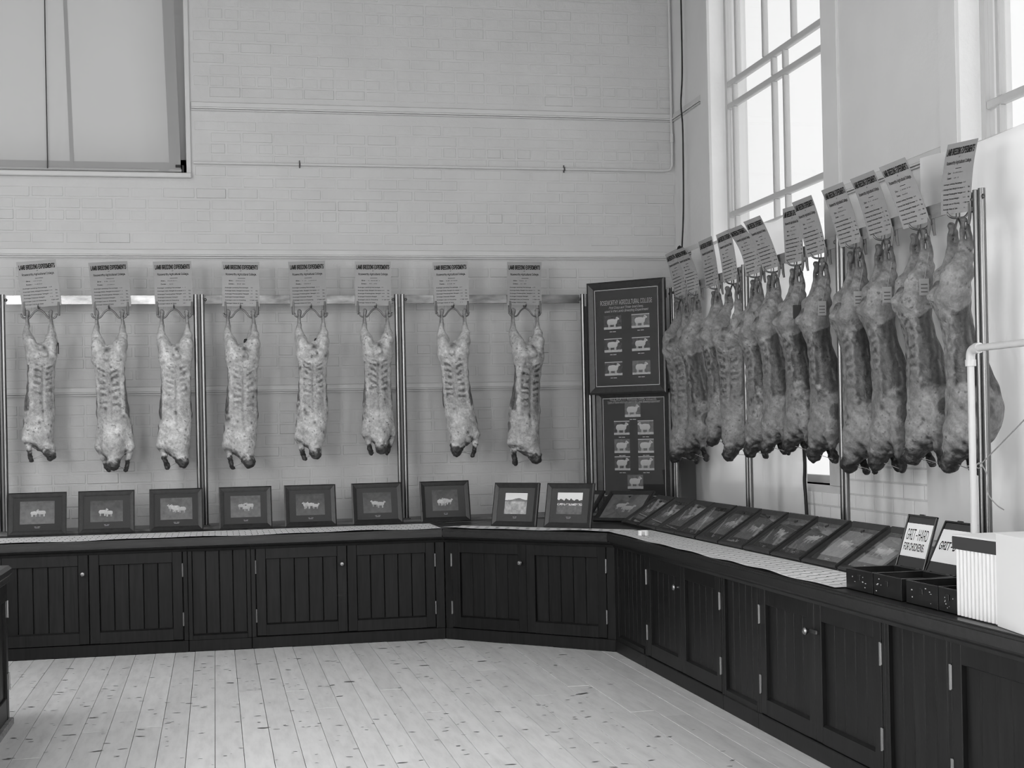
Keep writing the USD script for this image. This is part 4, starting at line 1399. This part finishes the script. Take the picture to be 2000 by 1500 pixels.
def runner(label, length, depth, loc, rot, seed, x_skip=0.0):
    t = thing('paper_runner', label, 'paper runner', loc, rot)
    nx_ = int(length / .02)
    u, v, f = grid(nx_, 4)
    rg = np.random.default_rng(seed)
    ph = rg.uniform(0, 6, 4)

    def wave(x, y):
        edge = 1 - y / depth
        return .0035 + .0030 * (np.sin(x * 5.1 + ph[0]) + .7 * np.sin(x * 11.3 + ph[1]) + 1.0) * edge ** 1.5

    def yedge(x, y):
        return y + (.006 * np.sin(x * 4.3 + ph[2]) + .004 * np.sin(x * 13 + ph[3])) * (1 - y / depth)
    X, Y = u * length, v * depth
    top = np.column_stack([X, yedge(X, Y), wave(X, Y) + .0009])
    bot = top - [0, 0, .0010]
    n = len(top)
    obj('sheet', (np.vstack([top, bot]), np.vstack([f, f[:, ::-1] + n])), M['runner'], t)
    out = []

    def strip(xa, xb, ya, yb):
        m_ = 4
        if xb - xa > yb - ya:
            q = np.linspace(0, 1, m_ + 1)
            pts = [(xa + (xb - xa) * k_, yy) for k_ in q for yy in (ya, yb)]
        else:
            q = np.linspace(0, 1, m_ + 1)
            pts = [(xx, ya + (yb - ya) * k_) for k_ in q for xx in (xb, xa)]
        p_ = np.array(pts)
        V = np.column_stack([p_[:, 0], yedge(p_[:, 0], p_[:, 1]), wave(p_[:, 0], p_[:, 1]) + .0016])
        F = []
        for k_ in range(m_):
            F += [[2 * k_, 2 * k_ + 2, 2 * k_ + 1], [2 * k_ + 1, 2 * k_ + 2, 2 * k_ + 3]]
        out.append(trimesh.Trimesh(V, np.array(F), process=False))
    p_ = .083
    rows = int(depth / .072)
    for i in range(int(length / p_) + 1):
        x_ = i * p_ + .01
        for r in range(rows):
            y0_ = .012 + r * .072
            xo = x_ + (r % 2) * p_ / 2
            if xo + .01 < length:
                strip(xo, xo + .006, y0_, y0_ + .050)
            if r and xo + .045 < length:
                strip(xo + .014, xo + .040, y0_ - .011, y0_ - .006)
    obj('printed_pattern', cat(out), M['ink'], t, kind='stuff')
    return t


runner('white printed paper runner along the front of the back worktop', 4.06, .56, (-6.25, -E + .006, ZT), 0, 1)
runner('white printed paper runner across the angled corner of the worktop', 1.42, .24, (-2.187 + .012, -E + .035, ZT + .0015), -45, 2)
runner('white printed paper runner along the right worktop in front of the leaning frames', 3.50, .300, (-E + .025, -2.10, ZT), RW, 3)
t = thing('paper_curl', 'small curled strip of printed paper on the right runner near the corner', 'paper', (-1.135, -2.62, ZT + .012), -60)
th = np.linspace(-.6, 2 * PI - 1.3, 20)
pr = np.column_stack([.035 * np.cos(th), .035 * np.sin(th) * .8 + 0, .0 * th])
v0 = np.vstack([pr + [0, 0, 0], pr + [0, 0, .030]])
n = len(pr)
obj('strip', (np.vstack([v0, v0 * [.96, .96, 1]]), np.vstack([[[i, i + 1, n + i + 1], [i, n + i + 1, n + i]] for i in range(n - 1)] + [[[2 * n + i + 1, 2 * n + i, 3 * n + i], [2 * n + i + 1, 3 * n + i, 3 * n + i + 1]] for i in range(n - 1)])), M['runner'], t)

# ---------------------------------------------------------------- black tins with grit


def tin(label, s0, s1, lid=None, lid_lean=20, depth=.215, lines=()):
    t = thing('grit_tin', label, 'tin', (-1.180, -s0, ZT + .001), RW, 'black grit tins on the right worktop')
    w_, hh, wl = s1 - s0, .086, .003
    obj('body', cat([cb(0, w_, 0, depth, 0, .004, .001), cb(0, w_, 0, wl, 0, hh, .001), cb(0, w_, depth - wl, depth, 0, hh, .001), cb(0, wl, 0, depth, 0, hh, .001), cb(w_ - wl, w_, 0, depth, 0, hh, .001)]), M['japan'], t)
    obj('rolled_rim', tube([(.002, .002, hh), (w_ - .002, .002, hh), (w_ - .002, depth - .002, hh), (.002, depth - .002, hh), (.002, .002, hh)], .0032, 6), M['japan'], t)
    rg = np.random.default_rng(int(s0 * 100))
    sc_ = []
    for _ in range(7):
        a_, b_ = rg.uniform(.02, w_ - .03), rg.uniform(.015, .07)
        sc_.append(bx(a_, a_ + rg.uniform(.002, .010), -.0012, .0005, b_, b_ + rg.uniform(.001, .005)))
    obj('scratches', cat(sc_), M['scratch'], t)
    obj('catch', cb(w_ / 2 - .012, w_ / 2 + .012, -.004, .001, .045, .066, .001), M['japan'], t)
    if lid:
        l_ = UsdGeom.Xform.Define(stage, numbered(str(t.GetPath()) + '/lid')).GetPrim()
        a = rad(lid_lean)
        H = .225
        R = lambda m_: rotx(m_, a, (0, depth + .001, hh)) if True else m_
        o = lambda m_: m_.apply_translation((0, depth + .001, hh))
        R2 = lambda m_: R(o(m_))
        obj('lid_tray', R2(cat([bx(.002, w_ - .002, .012, .015, 0, H), cb(.0, .007, .003, .015, 0, H, .002), cb(w_ - .007, w_, .003, .015, 0, H, .002), cb(0, w_, .003, .015, H - .007, H, .002), cb(0, w_, .004, .015, 0, .006, .001)])), M['japan'], l_)
        obj('grey_lining', R2(bx(.008, w_ - .008, .0095, .0118, .006, H - .008)), M['mount'], l_)
        obj('paper_sign', R2(bx(.009, w_ - .009, .0080, .0092, H * .22, H * .84)), M['paper'], l_)
        m_ = cat([text(*q) for q in lines])
        m_.vertices[:, 1] += .0076
        obj('sign_lettering', R2(m_), M['ink'], l_)
        for xh in (.04, w_ - .04):
            obj('lid_hinge', tube([(xh - .015, depth + .004, hh + .002), (xh + .015, depth + .004, hh + .002)], .004, 8), M['iron'], l_)
        obj('lid_tab', R2(cb(w_ / 2 - .02, w_ / 2 + .02, .002, .008, H - .002, H + .004, .001)), M['japan'], l_)
    return t


wA = .240
tin('open black tin whose lid reads grit-hard for chickens', 5.615, 5.615 + wA, True, 17, lines=[('GRIT-HARD', .046, wA * .74, wA * .48, .225 * .53, False, 'c'), ('FOR CHICKENS.', .030, wA * .72, wA * .46, .225 * .335, True, 'c')])
tin('open black tin with a second grit lid half hidden by the pleated stand', 5.862, 5.862 + .236, True, 26, lines=[('GRIT-B', .034, .128, .030, .225 * .46, True, 'l')])
tin('open black lidless tin, third along the right worktop', 6.135, 6.375)
tin('open black lidless tin beside the pleated white stand', 6.380, 6.515)

# ---------------------------------------------------------------- pleated display stand
t = thing('display_stand', 'white pleated-paper display stand with a dark band at the right edge', 'display stand', (-1.180, -6.525, ZT + .001), RW)
n, pw_ = 11, .025
prof = []
for i in range(n):
    a_ = i * pw_
    prof += [(a_, .0), (a_ + .004, -.009), (a_ + .012, -.012), (a_ + .020, -.009), (a_ + .0235, .0)]
obj('pleated_side', prism_xz(prof + [(.275, .008), (0, .008)], .004, .262), M['pleat'], t)
obj('dark_band', cb(-.016, .275, -.014, .010, .236, .280, .002), M['mount'], t)
obj('top_board', cb(-.016, .95, -.012, .38, .280, .287, .001), M['boardwhite'], t)
obj('body', bx(.004, .95, .012, .37, .0, .279), M['boardwhite'], t)
a = rad(-9)
m_ = cb(0, .72, 0, .006, .0, .310, .001)
v = m_.vertices
m_ = trimesh.Trimesh(np.column_stack([.2765 + v[:, 0] * math.cos(a) - v[:, 1] * math.sin(a), -.016 + v[:, 0] * math.sin(a) + v[:, 1] * math.cos(a), v[:, 2]]), m_.faces, process=False)
obj('plain_side_board', m_, M['boardwhite'], t)
t2 = thing('crumpled_paper', 'crumpled paper with a wire on top of the white display stand', 'paper', (-1.02, -7.02, ZT + .288))
m_ = trimesh.creation.icosphere(3, .04)
m_.vertices *= 1 + .5 * (meshkit.noise(m_.vertices * 45) - .5)[:, None]
m_.vertices[:, 2] = np.maximum(m_.vertices[:, 2] * .8 + .022, 0)
obj('paper', m_, M['boardwhite'], t2)
obj('wire', tube(curve([(-.02, .03, .03), (-.03, .05, .05), (-.02, .04, .075)], 4), .0018, 5), M['iron'], t2)

# white pipe frame in front of the nearest carcass
t = thing('pipe_frame', 'white painted pipe frame with an elbow in front of the nearest carcass', 'pipe frame', (-.900, -6.150, ZT))
obj('upright', tube([(.0, 0, 0), (0, 0, .935)], .0135, 12), M['pipe'], t, smooth=40)
obj('elbow', cat([tube(curve([(0, 0, .905), (0, -.002, .940), (0, -.018, .958), (0, -.055, .9615)], 5), .0175, 12), tube([(0, 0, .895), (0, 0, .920)], .0205, 12), tube([(0, -.040, .9615), (0, -.066, .9615)], .0205, 12)]), M['pipe'], t, smooth=40)
obj('top_pipe', tube([(0, -.05, .9615), (0, -1.60, .9615)], .0135, 12), M['pipe'], t, smooth=40)
obj('upright', tube([(.0, -1.60, 0), (0, -1.60, .975)], .0135, 12), M['pipe'], t, smooth=40)
obj('foot', cat([lathe([(0, 0), (.04, 0), (.04, .006), (.018, .012), (0, .012)], 14), lathe([(0, 0), (.04, 0), (.04, .006), (.018, .012), (0, .012)], 14).apply_translation((0, -1.6, 0))]), M['pipe'], t)

t = thing('string', 'thin string running from the nearest carcass up to the right edge', 'string', (0, 0, 0))
obj('line', tube([(-.44, -5.30, 1.262), (-.45, -5.44, 1.278), (-.45, -5.80, 1.476), (-.45, -6.30, 1.75)], .0028, 6), M['string'], t)
obj('loop', tube(np.column_stack([-.45 + .004 * np.sin(np.linspace(0, 12, 26)), -5.42 + .022 * np.cos(np.linspace(0, 4 * PI, 26)), 1.268 + .012 * np.sin(np.linspace(0, 4 * PI, 26))]), .0026, 6), M['string'], t)
obj('loose_end', tube(curve([(-.45, -5.44, 1.275), (-.44, -5.47, 1.22), (-.43, -5.45, 1.15), (-.42, -5.50, 1.10), (-.42, -5.56, 1.08)], 6), .0026, 6), M['string'], t)

# ---------------------------------------------------------------- cloth sheets hung behind the right row, and a strap


def sheet(label, s0, s1, z0, z1, seed):
    t = thing('hanging_sheet', label, 'cloth sheet', (0, 0, 0), RW)
    u, v, f = grid(60, 40)
    rg = np.random.default_rng(seed)
    a_ = rg.uniform(0, 6, 5)
    X = s0 + (s1 - s0) * u
    Z = z0 + (z1 - z0) * v + .018 * np.sin(u * 9 + a_[0]) * v + .010 * np.sin(u * 23 + a_[1]) * v
    Y = -.040 + .010 * np.sin(X * 5 + a_[2] + .5 * v) * (1 - .6 * v) + .004 * np.sin(X * 13 + a_[3])
    P = np.column_stack([X, Y, Z])
    obj('cloth', (P, f), M['sheet'], t, smooth=True)
    obj('top_batten', cb(s0, s1, -.030, -.001, z1 - .012, z1 + .006, .003), M['trim'], t)
    return t


sheet('white cloth sheet hung over the left part of the tall window', .50, 2.60, .84, 2.845, 1)
sheet('white cloth sheet hung on the wall behind the nearest carcass at the right edge', 4.18, 8.1, .84, 2.835, 2)
t = thing('dark_strap', 'dark leather strap hanging beside the white sheet below the carcasses', 'strap', (0, 0, 0), RW)
obj('strap', tube(curve([(2.63, -.060, 1.34), (2.645, -.062, 1.20), (2.640, -.064, 1.10), (2.655, -.066, 1.02), (2.665, -.066, .92), (2.675, -.068, .806)], 6), [.012] * 31, 6), M['cord'], t, smooth=True)

# ---------------------------------------------------------------- end of another counter at the left edge
t = thing('counter_end', 'end of a dark panelled counter cut by the left edge of the picture', 'counter', (-4.802, -3.383, 0))
Lx, Ly = 1.9, 2.6
obj('carcase', bx(-Lx, -.024, -Ly, -.0, .03, .74), M['under'], t)
obj('plinth', cb(-Lx, .020, -Ly, .010, 0, .035, .004), M['ledge'], t)
obj('corner_stile', cb(-.03, .0, -.075, .0, .03, .735, .006), M['wood'], t)
obj('stile', cb(-.026, .0, -.80, -.735, .03, .735, .004), M['wood'], t)
obj('bottom_rail', cb(-.026, -.001, -.735, -.075, .035, .150, .004), M['wood'], t)
obj('top_rail', cb(-.026, -.001, -.735, -.075, .640, .735, .004), M['wood'], t)
for i in range(6):
    y1_ = -.075 - i * .11
    obj('board', cb(-.022, -.014, y1_ - .109, y1_, .145, .645, .002), M['wood'], t)
for z in (.23, .60):
    obj('hinge', cat([cb(-.004, .004, -.062, -.038, z - .042, z + .042, .0015), tube([(.005, -.035, z - .044), (.005, -.035, z + .044)], .006, 8)]), M['brass'], t)
obj('counter_top', cat([cb(-Lx, .026, -Ly, .02, .765, .822, .016), cb(-Lx, .012, -Ly, .008, .735, .770, .005)]), M['woodtop'], t)
obj('back_boards', cb(-Lx, -.03, -.026, -.001, .035, .735, .004), M['wood'], t)
